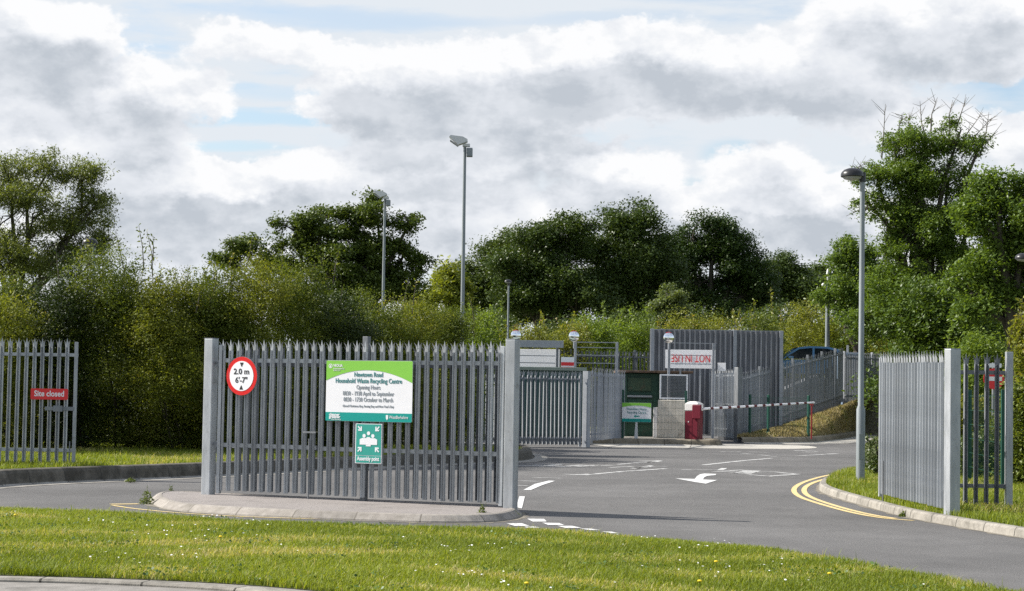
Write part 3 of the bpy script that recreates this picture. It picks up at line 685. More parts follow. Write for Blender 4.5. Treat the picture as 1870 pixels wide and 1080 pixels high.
merge(text_mb('cleaner', .056*q, Wd*.045, Hh*.085, -.009, width=Wd*.125, align='LEFT', bold=.002), text_mb('greener', .056*q, Wd*.045, Hh*.048, -.009, width=Wd*.135, align='LEFT', bold=.002), text_mb('West Berkshire', .026*q, Wd*.07, Hh*.018, -.009, width=Wd*.115, align='LEFT')).build('slogan', white_sign, bo)
sh = [(Wd*.705, Hh*.115), (Wd*.73, Hh*.115), (Wd*.73, Hh*.06), (Wd*.7175, Hh*.03), (Wd*.705, Hh*.06)]
merge(text_mb('WestBerkshire', .062*q, Wd*.742, Hh*.058, -.009, width=Wd*.215, align='LEFT'), MB().prism(sh, -.009, -.0075)).build('council_crest', white_sign, bo)
# assembly point sign
s0, c0 = gate_pt(649, 810, OFF); s1, c1 = gate_pt(697, 811, OFF)
zt = V(673, 773.5, c0.y).z; zb = V(673, 846.5, c0.y).z; Wd = s1-s0; Hh = zt-zb
asn = thing('assembly_sign', 'teal assembly point sign below the opening hours board', 'sign', Vector((c0.x, c0.y, zb)), GR)
MB().prism(rrect(0, Wd, 0, Hh, .012), 0, .008).build('white_border', white_sign, asn)
MB().prism([(.012, Hh*.205), (Wd-.012, Hh*.205), (Wd-.012, Hh-.012), (.012, Hh-.012)], -.003, -.0005).prism([(.012, .012), (Wd-.012, .012), (Wd-.012, Hh*.19), (.012, Hh*.19)], -.003, -.0005).build('teal_face', teal2, asn)
pk = MB()
for x, z, r0 in ((.5, .755, .062), (.335, .69, .062), (.665, .69, .062)): pk.prism(circ(Wd*x, Hh*z, Wd*r0, 18), -.006, -.0035)
pk.prism([(Wd*.17, Hh*.47), (Wd*.83, Hh*.47), (Wd*.83, Hh*.6), (Wd*.74, Hh*.635), (Wd*.58, Hh*.635), (Wd*.55, Hh*.66), (Wd*.45, Hh*.66), (Wd*.42, Hh*.635), (Wd*.26, Hh*.635), (Wd*.17, Hh*.6)], -.006, -.0035)
pk.prism([(Wd*.41, Hh*.43), (Wd*.59, Hh*.43), (Wd*.59, Hh*.468), (Wd*.41, Hh*.468)], -.006, -.0035)
pk.build('people_pictogram', white_sign, asn)
for x, z, ang in ((.17, .87, -45), (.83, .87, -135), (.17, .35, 45), (.83, .35, 135)):
    ca, sa = math.cos(R(ang)), math.sin(R(ang)); k = Wd*.10
    ar = MB()
    for poly in ([(-1, -.22), (.45, -.22), (.45, .22), (-1, .22)], [(.1, .95), (1.1, 0), (.45, 0), (-.35, .75)], [(.1, -.95), (-.35, -.75), (.45, 0), (1.1, 0)]):
        ar.prism([(Wd*x+(a_*ca-b_*sa)*k, Hh*z+(a_*sa+b_*ca)*k) for a_, b_ in poly], -.006, -.0035)
    ar.build('arrow', white_sign, asn)

text_mb('Assembly point', .085, Wd*.5, Hh*.075, -.005, width=Wd*.84, bold=.002).build('lettering', white_sign, asn)
# site closed plate
x0 = V(56.5, 719, YL-.06); x1 = V(124.5, 720, YL-.06); z1 = V(90, 710, YL-.06).z; z0 = V(90, 730, YL-.06).z
sc = thing('closed_plate', 'red plate reading Site closed fixed to the left gate', 'sign', Vector((x0.x, YL-.085, z0)), 0)
MB().prism(rrect(0, x1.x-x0.x, 0, z1-z0, .02), 0, .01).build('red_face', red2, sc)
text_mb('Site closed', .15, (x1.x-x0.x)/2, (z1-z0)*.3, -.003, width=(x1.x-x0.x)*.8, bold=.003).build('lettering', white_sign, sc)

# ------------------------------------------------------------------ lamps and masts
def lamp(label, P, h, r0, r1, armx, head=.5, door=True, group='dome lamp posts'):
    o = thing('street_lamp', label, 'street lamp', P, 0, group)
    MB().tube([(0, 0, -.1), (0, 0, 1.42), (0, 0, 1.5), (0, 0, h)], [r0, r0, r1+.005, r1*.9], 16).build('column', lampgrey, o, True)
    if door: MB().box(-.045, .045, -r0-.006, -r0+.03, .45, .95, .004).build('access_door', lampgrey, o)
    MB().tube([(0, 0, h-.16), (0, 0, h+.03)], r1+.012, 12).tube([(0, 0, h-.04), (armx*.45, 0, h-.02)], .035, 8).build('bracket', darkplastic, o)
    hx = armx; s_ = head/2
    hd = MB().lathe([(r_*s_, z_*head/.5) for r_, z_ in ((.0, .125), (.35, .118), (.7, .085), (.93, .03), (1, -.015), (1, -.06), (.94, -.075), (.9, -.06))], 24, (hx, 0, h-.0)).build('lamp_head', darkplastic, o, True)
    MB().lathe([(s_*.9, -.055*head/.5), (s_*.72, -.115*head/.5), (s_*.4, -.14*head/.5), (0, -.15*head/.5)], 24, (hx, 0, h)).build('lamp_bowl', lens, o, True)
    return o
P = G(1571, 882, .1); lamp('near dome headed lamp post standing on the grass kerb corner', P, V(1579, 318, P.y).z-.1, .086, .052, -.20, .45)
def lamp_px(label, px, pyt, Y, armx=-.2, z=0., r=.055, head=.5): 
    T = V(px, pyt, Y); lamp(label, Vector((T.x, Y, z)), T.z-z, .085, r, armx, head, False)
lamp_px('dome headed lamp showing above the left hedge', 172, 442, 57.5, -.12, head=.44)
lamp_px('distant slim dome lamp left of the dark wood', 929, 514, 75, -.03, r=.035, head=.27)
lamp_px('dome lamp at the right edge half behind leaves', 1884, 470, 46, -.20, head=.36)
def mast(label, px, pyt, pyb, Y, w, k=1.0):
    T = V(px, pyt, Y); Bp = V(px-1.0, pyb, Y); z0 = .2
    o = thing('floodlight_mast', label, 'floodlight', Vector((T.x, Y, z0)), 0, 'floodlight masts')
    lean = (V(px-4, 620, Y).x - T.x)
    H = T.z-z0; o.rotation_euler = (0, 0, 0)
    MB().tube([(lean*.6, 0, -.2), (lean*.3, 0, H*.5), (0, 0, H)], [w*.62, w*.55, w*.42], 12).build('mast', lampgrey, o, True)
    MB().box(-.07, .16, -.09, .09, H-.04, H+.05, .01).build('bracket', housing, o)
    a = .75*k
    hd = MB().prism([(-.02*k, -.10*k), (-.30*k, -.20*k), (-.72*k, .16*k), (-.66*k, .24*k), (-.1*k, .18*k), (.12*k, .06*k), (.12*k, -.04*k)], -.26*k, .26*k)
    hd.v = [(x, y, z+H+.14) for x, y, z in hd.v]; hd.build('floodlight_head', housing, o)
    MB().box(.08*k, .36*k, -.13, .13, H-.52*k, H-.12*k, .02).build('control_box', lampgrey, o)
    MB().prism([(-.66*k, H+.23*k), (-.30*k, H-.01*k), (-.33*k, H-.05*k), (-.69*k, H+.19*k)], -.22*k, .22*k).build('lamp_glass', lens, o)
    return o
mast('tall floodlight mast rising beside the right sign gate', 849, 266, 620, 62, .11, .68)
mast('smaller floodlight mast in front of the spreading oak', 703, 362, 530, 80, .11, .62)
T = V(1512, 497, 101)
o = thing('camera_column', 'steel column with white camera domes behind the blue car', 'camera pole', Vector((T.x, 101, 2.6)), 0)
MB().tube([(0, 0, 0), (0, 0, T.z-2.6-.6)], [.13, .10], 12).build('column', lampgrey, o, True)
H = T.z-2.6
MB().tube([(0, 0, H-.6), (0, 0, H-.25)], .05, 8).lathe([(0, .28), (.05, .22), (.09, 0), (.06, -.05), (0, -.05)], 12, (0, 0, H-.1)).build('beacon', housing, o, True)
MB().box(-.33, .33, -.03, .03, H-.46, H-.41).build('cross_arm', darkplastic, o)
for sx in (-.22, .22): MB().lathe([(0, .06), (.08, .03), (.11, -.05), (.07, -.13), (0, -.16)], 12, (sx, -.03, H-.62)).build('camera_dome', housing, o, True)

# ------------------------------------------------------------------ the yard behind
YB = 70.0; zBk = .2
def bx(px0, px1, py0, py1, Y):
    a = V(px0, (py0+py1)/2, Y); b = V(px1, (py0+py1)/2, Y); m = (px0+px1)/2
    return a.x, b.x, V(m, py1, Y).z, V(m, py0, Y).z
# green container with rusty lid
x0, x1, z0, z1 = bx(1142, 1207, 682, 800, 73.5)
o = thing('waste_container', 'dark green waste container with brown lid behind the direction sign', 'container', Vector((x0, 73.5, .19)), 0)
H = z1-.19; Wd = x1-x0
MB().box(0, Wd, .06, 3.2, 0, H, .02).box(-.04, .06, -.02, .08, 0, H).box(Wd-.06, Wd+.03, -.02, .08, 0, H).build('body', dkgreen, o)
MB().box(.08, Wd*.72, .0, .05, H*.72, H*.93, .01).build('hatch', noisy('worn_green_panel', (.02, .06, .035), (.05, .075, .04), 3, .6, stains=(2, (.1, .05, .03), .52, .7)), o)
MB().box(.08, Wd*.74, -.10, .05, H*.62, H*.65).build('ledge', galv_far, o)
MB().box(.08, Wd*.74, .0, .05, H*.2, H*.59, .01).build('lower_panel', dkgreen, o)
MB().box(-.30, Wd+1.15, -.3, 3.3, H+.02, H+.10, .01).build('lid', rust, o)
# white framed mesh cage and concrete panel
x0, x1, z0, z1 = bx(1205, 1256, 684, 729, 71.8)
o = thing('mesh_screen', 'white framed wire mesh screen above the beige concrete panel', 'screen', Vector((x0, 71.8, z0)), 0)
Wd = x1-x0; H = z1-z0
MB().box(0, Wd, 0, .05, H-.05, H).box(0, Wd, 0, .05, 0, .05).box(0, .05, 0, .05, .051, H-.051).box(Wd-.05, Wd, 0, .05, .051, H-.051).build('frame', white_sign, o)
g_ = MB()
for i in range(1, 19): g_.box(.05+(Wd-.1)*i/19-.006, .05+(Wd-.1)*i/19+.006, .02, .03, .05, H-.05)
for i in range(1, 15): g_.box(.05, Wd-.05, .031, .04, .05+(H-.1)*i/15-.008, .05+(H-.1)*i/15+.008)
g_.build('wire_mesh', galv_dark, o)
MB().box(.03, Wd-.03, .5, .54, .02, H-.02).build('back_panel', noisy('dark_panel', (.05, .06, .065), (.09, .10, .105), 3, .7), o)
x0, x1, z0, z1 = bx(1201, 1254, 731, 806, 71.5)
o = thing('concrete_panel', 'upright beige concrete panel left of the crimson barrier cabinet', 'panel', Vector((x0, 71.5, .19)), R(-14))
MB().box(0, x1-x0, 0, .5, 0, z1-.19, .02).build('slab', beige, o)
MB().box(-.17, -.01, .02, .3, 0, (z1-.19)*.8, .015).build('end_post', cream, o)
# green posts with weld mesh
def mesh_fence(label, A, B, h, posts, wires=True):
    d = Vector((B.x-A.x, B.y-A.y)); Ln = d.length
    o = thing('mesh_fence', label, 'fence', A, math.atan2(d.y, d.x), 'green mesh fences'); dz = (B.z-A.z)/Ln
    for x in posts: MB().box(x-.04, x+.04, -.04, .04, dz*x-.05, h+dz*x+.08, .005).build('post', postgreen, o)
    g = MB(); k = int(Ln/.12)
    for i in range(k+1):
        x = Ln*i/k; g.box(x-.002, x+.002, -.002, .002, dz*x+.05, h+dz*x)
    for i in range(7):
        z = .06+(h-.1)*i/6; g.add([(0, -.008, z), (Ln, -.008, z+dz*Ln), (Ln, -.008, z+.007+dz*Ln), (0, -.008, z+.007)], [(0, 1, 2, 3)])
    g.build('wire_mesh', postgreen, o); return o
a = V(1137, 800, 70.2); b = V(1252, 800, 70.2); a.z = b.z = .19
mesh_fence('green mesh fence left of the barrier cabinet', a, b, 1.62, (0, (b-a).length))
a = V(1369, 796, 74.6); b = V(1476, 796, 76.5); a.z = b.z = .22
mesh_fence('green mesh fence on the kerb behind the barrier arm', a, b, 1.5, (0, (b-a).length*.31, (b-a).length))
a = V(1770, 870, 39); b = V(1832, 870, 35); a.z = b.z = .1
mesh_fence('green mesh fence behind the right palisade panel', a, b, 1.75, (0, (b-a).length))
# direction sign
x0, x1, z0, z1 = bx(1135.5, 1189.5, 736, 771, 69.7)
o = thing('direction_sign', 'small green and white sign with a left arrow on one post', 'sign', Vector(((x0+x1)/2, 69.7, .19)), R(-14))
Wd = x1-x0; H = z1-z0; zz = z0-.19
MB().prism(rrect(-Wd/2, Wd/2, zz, zz+H, .03), 0, .012).build('white_face', white_sign, o)
arc = [(-Wd/2+.004+(Wd-.008)*i/12, zz+H*(.86-.10*((i/12-.5)**2)/.25)) for i in range(13)]
MB().prism(arc+[(Wd/2-.004, zz+H-.02), (Wd/2-.02, zz+H-.004), (-Wd/2+.02, zz+H-.004), (-Wd/2+.004, zz+H-.02)], -.005, -.001).build('lime_band', lime, o)
MB().prism([(-Wd/2+.004, zz+.004), (Wd/2-.004, zz+.004), (Wd/2-.004, zz+H*.17), (-Wd/2+.004, zz+H*.17)], -.005, -.001).build('teal_band', teal, o)
for q_ in (text_mb('Household Waste', .12, 0, zz+H*.62, -.004, width=Wd*.68, bold=.001), text_mb('Recycling Centre', .12, 0, zz+H*.44, -.004, width=Wd*.64, bold=.001)): q_.build('lettering', tealtext, o)
MB().prism([(-.10, zz+H*.3), (-.03, zz+H*.38), (-.03, zz+H*.33), (.10, zz+H*.33), (.10, zz+H*.27), (-.03, zz+H*.27), (-.03, zz+H*.22)], -.005, -.001).build('arrow', teal, o)
MB().prism([(-.075, 0), (.05, 0), (.02, zz+.2), (-.02, zz+.2)], .014, .05).build('post', housing, o)
# barrier
PB = V(1266, 803, 69.6); PB.z = .19
bar = o = thing('road_barrier', 'crimson barrier cabinet with lowered red and white striped arm', 'barrier', PB, R(-28))
MB().box(-.24, .24, -.2, .28, 0, 1.0, .015).build('body', crimson, o)
MB().box(-.25, .25, -.21, .29, 1.005, 1.25, .02).add([(-.25, -.21, 1.25), (.25, -.21, 1.25), (.25, .29, 1.25), (-.25, .29, 1.25), (-.12, -.05, 1.33), (.12, -.05, 1.33), (.12, .13, 1.33), (-.12, .13, 1.33)], [(4, 5, 6, 7), (0, 1, 5, 4), (1, 2, 6, 5), (2, 3, 7, 6), (3, 0, 4, 7)]).build('cap', cream, o)
MB().box(.06, .40, -.30, -.215, .72, 1.22, .03).build('arm_hub', crimson, o)
MB().tube([(-.10, -.215, .62), (-.10, -.2, .62)], .022, 10).build('lock', housing, o)
MB().box(-.21, .03, -.207, -.2005, .06, .94).build('door', crimson, o)
A = V(1284, 747, 69.35); Bq = V(1487, 735.5, 73.4)
D = Bq-A; Ln = D.length; D.normalize()
Mi = (Matrix.Translation(PB) @ Matrix.Rotation(R(-28), 4, 'Z')).inverted(); la_ = Mi @ A; ld = (Mi.to_3x3() @ D)
arm = MB().tube([(0, 0, 0), tuple(ld*Ln)], [.040, .034], 8).build('arm', white_sign, bar, loc=la_)
band = noisy('dark_red_band', (.06, .012, .012), (.11, .018, .018), 6, .5)
for i in range(12):
    t0 = .35+i*(Ln-.5)/12; MB().tube([tuple(ld*t0), tuple(ld*(t0+.16))], [.043-.0005*i]*2, 8).build('band', band, arm)
p = V(1482, 793, 73.3); p.z = .2
o = thing('arm_rest', 'thin red post holding the barrier arm tip', 'post', p, 0)
rp_ = paint('faded_red_post', (.36, .03, .03), .5)
MB().box(-.022, .022, -.022, .022, 0, Bq.z-.2-.12).build('shaft', rp_, o)
MB().prism([(-.05, Bq.z-.31), (.05, Bq.z-.31), (.07, Bq.z-.25), (-.07, Bq.z-.25)], -.04, .04).build('fork', rp_, o)
# railing frames with mirrors
def frame(label, pxl, pxr, pyt, rails, Y, mpx=None, mpy=None, beam=None, dark=False):
    L_ = V(pxl, pyt, Y); R_ = V(pxr, pyt, Y); z0 = .1; m = galv_dark if dark else galv_far
    o = thing('height_gantry', label, 'frame', Vector((L_.x, Y, z0)), 0, 'metal frames with convex mirrors')
    Wd = R_.x-L_.x; H = L_.z-z0
    for x in (0, Wd): MB().box(x-.045, x+.045, -.045, .045, 0, H, .006).build('post', m, o)
    for i, py in enumerate(rails):
        z = V((pxl+pxr)/2, py, Y).z-z0; MB().box(.061, Wd-.061, -.02, .02, z-.014, z+.014).build('rail', m, o)
    if beam:
        za = V((pxl+pxr)/2, beam[1], Y).z-z0; zb_ = V((pxl+pxr)/2, beam[0], Y).z-z0
        MB().box(-.05, Wd+.22, -.12, -.065, za, zb_, .006).build('beam', galv_far, o)
    if mpx:
        c = V(mpx, mpy, Y-.15); mm = MB().lathe([(0, .06), (.08, .055), (.15, .035), (.19, .0)], 24)
        mm.v = [(x+c.x-L_.x, -z-.17, y+c.z-z0) for x, y, z in mm.v]; mo = mm.build('mirror', mirror_m, o, True)
        rm = MB()
        rm.tube([(c.x-L_.x+.195*math.cos(a*2*math.pi/24), -.17, c.z-z0+.195*math.sin(a*2*math.pi/24)) for a in range(4, 9)], .012, 6).build('mirror_hood', red, o)
        MB().tube([(c.x-L_.x, -.13, c.z-z0), (c.x-L_.x, -.13, H-.25), ], .025, 6).build('mirror_bracket', galv_far, o)
    return o
frame('metal frame with broad beam and convex mirror, beside the blank white board', 943, 1018, 624, (650, 663), 72, 942, 613, (622, 635), True)
frame('open railed metal frame with convex mirror, middle of the three', 1051, 1127, 624, (625.5, 635, 649, 663.5), 72, 1048, 614.5)
frame('metal frame with convex mirror, carrying the upside down board', 1222, 1303, 626, (627, 649.5, 665), 72, 1221, 617)
x0, x1, z0, z1 = bx(930, 1025, 638, 676, 72.35)
o = thing('blank_board', 'blank white panel behind the left metal frame', 'board', Vector((x0, 72.75, z0)), R(-16))
MB().box(0, x1-x0, 0, .04, 0, z1-z0, .006).build('panel', white_sign, o)
MB().box(.1, x1-x0-.1, .05, .1, -1.5, z1-z0-.1).build('backing', galv_far, o)
x0, x1, z0, z1 = bx(1217, 1309.5, 639, 673, 72.2)
o = thing('notice_board', 'white board reading NOT IN USE hung upside down', 'board', Vector((x0, 72.7, z0)), R(-16))
Wd = x1-x0; H = z1-z0
MB().box(0, Wd, 0, .03, 0, H, .004).build('panel', white_sign, o)
text_mb('NOT IN USE', .40, Wd*.515, H*.74, -.012, width=Wd*.78, flip=True, bold=.001).build('lettering', red2, o)
for q_ in (.3, .7): MB().box(Wd*q_-.03, Wd*q_+.03, .035, .08, -1.5, H-.05).build('batten', galv_far, o)
x0, x1, z0, z1 = bx(1310.5, 1325.5, 663, 678, 72.3)
o = thing('small_board', 'small white plate just below the upside down board', 'board', Vector((x0, 72.3, z0)), R(-16))
MB().box(0, x1-x0, 0, .03, 0, z1-z0, .004).build('panel', white_sign, o); MB().box(.1, .16, .035, .08, -1.6, z1-z0-.03).build('batten', galv_far, o)
x0, x1, z0, z1 = bx(1024.5, 1048.5, 652.5, 677, 71.6)
o = thing('warning_notice', 'red and white notice beside the middle mirror post', 'sign', Vector((x0, 71.6, z0)), 0)
Wd = x1-x0; H = z1-z0
MB().box(0, Wd, 0, .02, 0, H).build('panel', white_sign, o); MB().box(.005, Wd-.005, -.004, -.001, H*.36, H*.62).box(.005, Wd-.005, -.004, -.001, .005, H*.26).build('red_band', red2, o)
MB().box(Wd*.45, Wd*.55, .022, .07, -1.9, H-.03).build('post', galv_far, o)
# dark green skip behind the closed back gate
x0, x1, z0, z1 = bx(868, 1128, 674, 808, 67.6)
o = thing('skip_container', 'long dark green steel skip behind the closed back gate', 'skip', Vector((x0, 68.4, 0)), 0)
Wd = V(1068, 700, 68.4).x-x0
sk = MB().box(0, Wd, 0, 2.2, .25, 2.5)
for i in range(9): sk.box(Wd*(i+.5)/9-.06, Wd*(i+.5)/9+.06, -.08, -.002, .3, 2.4)
sk.build('body', tealgreen, o)
MB().box(-.06, Wd+.06, -.12, 2.3, 2.505, 2.62, .01).build('rim', noisy('pale_green_rim', (.16, .2, .17), (.22, .26, .22), 3, .6), o)
MB().box(.1, Wd-.1, .1, 2.1, .0, .245).build('skid', galv_dark, o)
# boarded screen
x0, x1, z0, z1 = bx(1188, 1430, 603.5, 700, 79)
o = thing('boarded_screen', 'tall screen of weathered grey vertical boards behind the upside down board', 'screen wall', Vector((x0, 79, .2)), 0)
Wd = x1-x0; H = V(1309, 603.5, 79).z-.2; b1 = MB(); b2 = MB(); k = 52; rb = random.Random(5)
for i in range(k):
    xa = Wd*i/k; xb = Wd*(i+1)/k-.03
    (b1 if i % 2 else b2).box(xa-(0 if i % 2 else .035), xb+(0 if i % 2 else .065), -.03 if i % 2 else .012, 0.01 if i % 2 else .05, 0, H-rb.uniform(.0, .03))
b1.build('boards', boards, o)
b2.build('boards', noisy('dark_weathered_boards', (.09, .095, .105), (.17, .175, .19), 3, .85, stretch=(5, 5, .4)), o)
MB().box(-.02, Wd+.02, .055, .12, H-.12, H+.015).build('top_rail', galv_far, o)
for x in (.06, Wd*.635, Wd-.08): MB().box(x-.07, x+.07, -.09, -.032, -.2, H+.02, .006).build('post', galv_far, o)
# no entry sign on the right
c = V(1815, 692, 52)
o = thing('no_entry_sign', 'round red no entry sign seen through the right palisade panel', 'sign', c, 0)
rr = 19*52/F
MB().prism(circ(0, 0, rr, 32), 0, .015).build('red_face', red2, o)
MB().box(-rr*.78, rr*.78, -.006, -.001, -rr*.2, rr*.2).build('white_bar', white_sign, o)
MB().prism(rrect(-.2, .2, rr+.02, rr+.13, .02), 0, .015).build('upper_plate', white_sign, o)
MB().tube([(0, .05, -c.z), (0, .05, .42)], .04, 10).build('post', galv_dark, o)
x0, x1, z0, z1 = bx(1540, 1574, 647, 735, 93.4)
o = thing('storage_container', 'pale blue grey steel container behind the top corner of the sloping fence', 'container', Vector((x0, 93.2, 1.4)), 0)
Wd = x1-x0; H = z1-1.4; blg = noisy('blue_grey_steel', (.16, .22, .30), (.22, .29, .38), 2, .55, .1)
MB().box(0, Wd, 0, 4, 0, H, .02).build('body', blg, o)
rb_ = MB()
for i in range(5): rb_.box(Wd*(i+.5)/5-.03, Wd*(i+.5)/5+.03, -.03, -.002, .1, H-.1)
rb_.build('ribs', blg, o)
MB().box(-.04, .05, -.05, -.031, 0, H).box(-.04, Wd+.04, -.05, -.031, H+.002, H+.07).build('corner_frame', paint('pale_blue_edge', (.30, .42, .60), .5), o)
# blue car on the raised ramp
cxl = V(1424, 640, 97).x
o = thing('car', 'blue car with roof showing over the sloping fence', 'car', Vector((cxl-1.0, 96.6, 2.62)), 0)
zr = V(1500, 633, 97).z-2.62
body = [(0, .35), (.1, .62), (.5, .80), (1.1, .9), (4.15, .95), (4.3, .75), (4.3, .35), (4.1, .25), (.15, .25)]
MB().prism(body, 0, 1.7).build('body', carblue, o)
roof = [(1.05, .9), (1.28, 1.12), (1.85, zr-.07), (2.4, zr), (3.3, zr-.02), (3.85, zr-.14), (4.15, .95)]
roof2 = [(x, z) for x, z in roof]
inner = [(1.25, .97), (1.42, 1.12), (1.92, zr-.15), (2.45, zr-.09), (3.25, zr-.11), (3.7, zr-.22), (3.98, .97)]
cab = MB()
kk = len(roof)
for y0, y1 in ((.12, .16), (1.54, 1.58)):
    for i in range(kk-1):
        cab.add([(roof[i][0], y0, roof[i][1]), (roof[i+1][0], y0, roof[i+1][1]), (inner[i+1][0], y0, inner[i+1][1]), (inner[i][0], y0, inner[i][1])], [(0, 1, 2, 3)])
for i in range(2, kk-2): cab.add([(roof[i][0], .12, roof[i][1]), (roof[i+1][0], .12, roof[i+1][1]), (roof[i+1][0], 1.58, roof[i+1][1]), (roof[i][0], 1.58, roof[i][1])], [(0, 1, 2, 3)])
cab.box(2.55, 2.65, .115, .16, .95, zr-.08)
cab.build('cabin', carblue, o)
gl = MB().prism(inner, .17, 1.53); gl.build('windows', glass, o)
for x in (.85, 3.45):
    w_ = MB(); w_.lathe([(.12, -.02), (.3, -.01), (.32, .05), (.32, .17), (.3, .2), (0, .2)], 20); w_.v = [(a+x, z-.02, b+.3) for a, b, z in w_.v]; w_.build('wheel', tyre, o)
MB().box(.05, .3, -.015, .3, .6, .72, .02).build('headlight', lens, o)
MB().box(1.35, 1.6, -.16, -.02, .95, 1.08, .03).build('wing_mirror', carblue, o)

# ------------------------------------------------------------------ foliage
def rot_basis(nrm, rng):
    """two unit vectors spanning the leaf plane for an array of normals"""
    a = rng.normal(size=nrm.shape); a -= (a*nrm).sum(1, keepdims=True)*nrm; a /= np.linalg.norm(a, axis=1, keepdims=True)+1e-9
    b = np.cross(nrm, a); return a, b
def leaves(name, cen, size, mat, parent, rng, val, droop=.0, up=.5, asp=.5):
    """one rhombic folded leaf (a quad) per centre"""
    N = len(cen); nr = rng.normal(size=(N, 3)); nr[:, 2] = np.abs(nr[:, 2])+up; nr /= np.linalg.norm(nr, axis=1, keepdims=True)
    a, b = rot_basis(nr, rng)
    if droop: a[:, 2] -= droop; a /= np.linalg.norm(a, axis=1, keepdims=True); b = np.cross(nr, a); b /= np.linalg.norm(b, axis=1, keepdims=True)+1e-9
    s = size*rng.uniform(.6, 1.35, (N, 1)); w = s*asp
    co = np.stack([cen-a*s*.5, cen+b*w*.5+nr*s*.06-a*s*.05, cen+a*s*.5, cen-b*w*.5+nr*s*.06-a*s*.05], 1).reshape(-1, 3)
    return fast(name, co, 4, mat, val, parent)
def crown(name, lobes, n_leaf, size, mat, parent, seed, clump=.35, per=60, shell=.45, sub=9, ss=(.25, .45), droop=0, up=.5, asp=.5, zmin=None, vspread=.45, skirt=.0):
    """leaf clumps in and on ellipsoid lobes; returns clump centres for the twigs"""
    rng = np.random.default_rng(seed); Lb = np.array([l[:6] for l in lobes], float)
    if sub:
        k = np.repeat(np.arange(len(Lb)), sub); dd = rng.normal(size=(len(k), 3)); dd /= np.linalg.norm(dd, axis=1, keepdims=True)
        cc = Lb[k, :3]+dd*Lb[k, 3:6]*(rng.uniform(.25, 1, len(k))**.5*rng.uniform(.75, 1.08, len(k)))[:, None]
        sz = Lb[k, 3:6]*rng.uniform(ss[0], ss[1], len(k))[:, None]; sz[:, 2] *= .85
        Lb = np.concatenate([cc, sz], 1)
    wt = (Lb[:, 3]*Lb[:, 4]*Lb[:, 5])**(2/3); wt /= wt.sum()
    nc = max(8, n_leaf//per); idx = rng.choice(len(Lb), nc, p=wt)
    d = rng.normal(size=(nc, 3)); d /= np.linalg.norm(d, axis=1, keepdims=True)
    r = rng.uniform(0, 1, nc)**shell*rng.uniform(.88, 1.1, nc)
    C = Lb[idx, :3]+d*Lb[idx, 3:6]*r[:, None]
    if zmin is not None: C[:, 2] = np.where(C[:, 2] < zmin, zmin+rng.uniform(0, .6, nc), C[:, 2])
    cs = clump*rng.uniform(.55, 1.5, nc); cv = rng.uniform(0, 1, nc)
    k = rng.integers(0, nc, n_leaf)
    od = rng.normal(size=(n_leaf, 3)); od /= np.linalg.norm(od, axis=1, keepdims=True)
    off = od*(rng.uniform(0, 1, n_leaf)**.5*cs[k])[:, None]*np.array([1, 1, .7])
    P = C[k]+off
    if zmin is not None: P[:, 2] = np.maximum(P[:, 2], zmin+rng.uniform(0, .3, n_leaf))
    val = np.clip(cv[k]*vspread+rng.uniform(0, 1, n_leaf)*(1-vspread), 0, 1)
    leaves(name, P, size, mat, parent, rng, val, droop, up, asp)
    return C
def trunk(base, lobes, C, parent, seed, r0, mat=bark, twigs=60, name='trunk', fork=.45, tip=.02):
    rq = random.Random(seed); mb = MB(); b = Vector(base)
    cen = Vector(np.array([l[:3] for l in lobes]).mean(0)); topz = cen.z
    fk = b.lerp(Vector((b.x+(cen.x-b.x)*.35, b.y, topz)), fork)
    mb.tube([b-Vector((0, 0, .3)), b.lerp(fk, .4)+Vector((rq.uniform(-.1, .1), 0, 0)), fk], [r0*1.25, r0, r0*.8], 9)
    ends = []
    for l in lobes:
        c = Vector(l[:3]); m1 = fk.lerp(c, .4)+Vector((rq.uniform(-.4, .4), rq.uniform(-.4, .4), rq.uniform(.0, .5))); 
        m2 = fk.lerp(c, .75)+Vector((rq.uniform(-.5, .5), rq.uniform(-.5, .5), rq.uniform(-.1, .4)))
        mb.tube([fk, m1, m2, c], [r0*.62, r0*.42, r0*.28, r0*.16], 7); ends += [m1, m2, c]
    if len(C):
        for i in rq.sample(range(len(C)), min(twigs, len(C))):
            p = Vector(C[i]); q = min(ends, key=lambda e: (e-p).length); m = q.lerp(p, .5)+Vector((rq.uniform(-.25, .25), rq.uniform(-.25, .25), rq.uniform(-.05, .3)))
            mb.tube([q, m, p], [r0*.17, r0*.11, max(.008, r0*.035)], 5, False)
    return mb.build(name, mat, parent, True)
def plobes(Y, specs):
    out = []
    for s in specs:
        px, py, rx, ry = s[:4]; dY = s[4] if len(s) > 4 else 0; dep = s[5] if len(s) > 5 else 1
        c = V(px, py, Y+dY); k = (Y+dY)/F; out.append((c.x, c.y, c.z, rx*k, max(rx, ry)*k*dep, ry*k))
    return out
def rel(lobes, b): return [(l[0]-b[0], l[1]-b[1], l[2]-b[2], *l[3:]) for l in lobes]
def tree(label, Y, specs, base_px, z0, n_leaf, size, mat, seed, r0=.3, tm=bark, group='trees', twigs=70, bare=None, fork=.45, **kw):
    lb = plobes(Y, specs); bp = V(base_px, 700, Y); base = Vector((bp.x, Y, z0))
    o = thing('tree', label, 'tree', base, 0, group); lb = rel(lb, base)
    C = crown('crown', lb, n_leaf, size, mat, o, seed, **kw)
    trunk((0, 0, 0), lb, C, o, seed, r0, tm, twigs, fork=fork)
    return o, lb, base
lf_oak = leafmat('oak_leaves', (.038, .066, .012), (.115, .155, .03), trans=.26, spec=.3)
lf_wood = leafmat('woodland_leaves', (.028, .052, .012), (.085, .125, .026), trans=.2, spec=.3)
lf_wood2 = leafmat('olive_woodland_leaves', (.04, .066, .014), (.10, .138, .03), trans=.22, spec=.3)
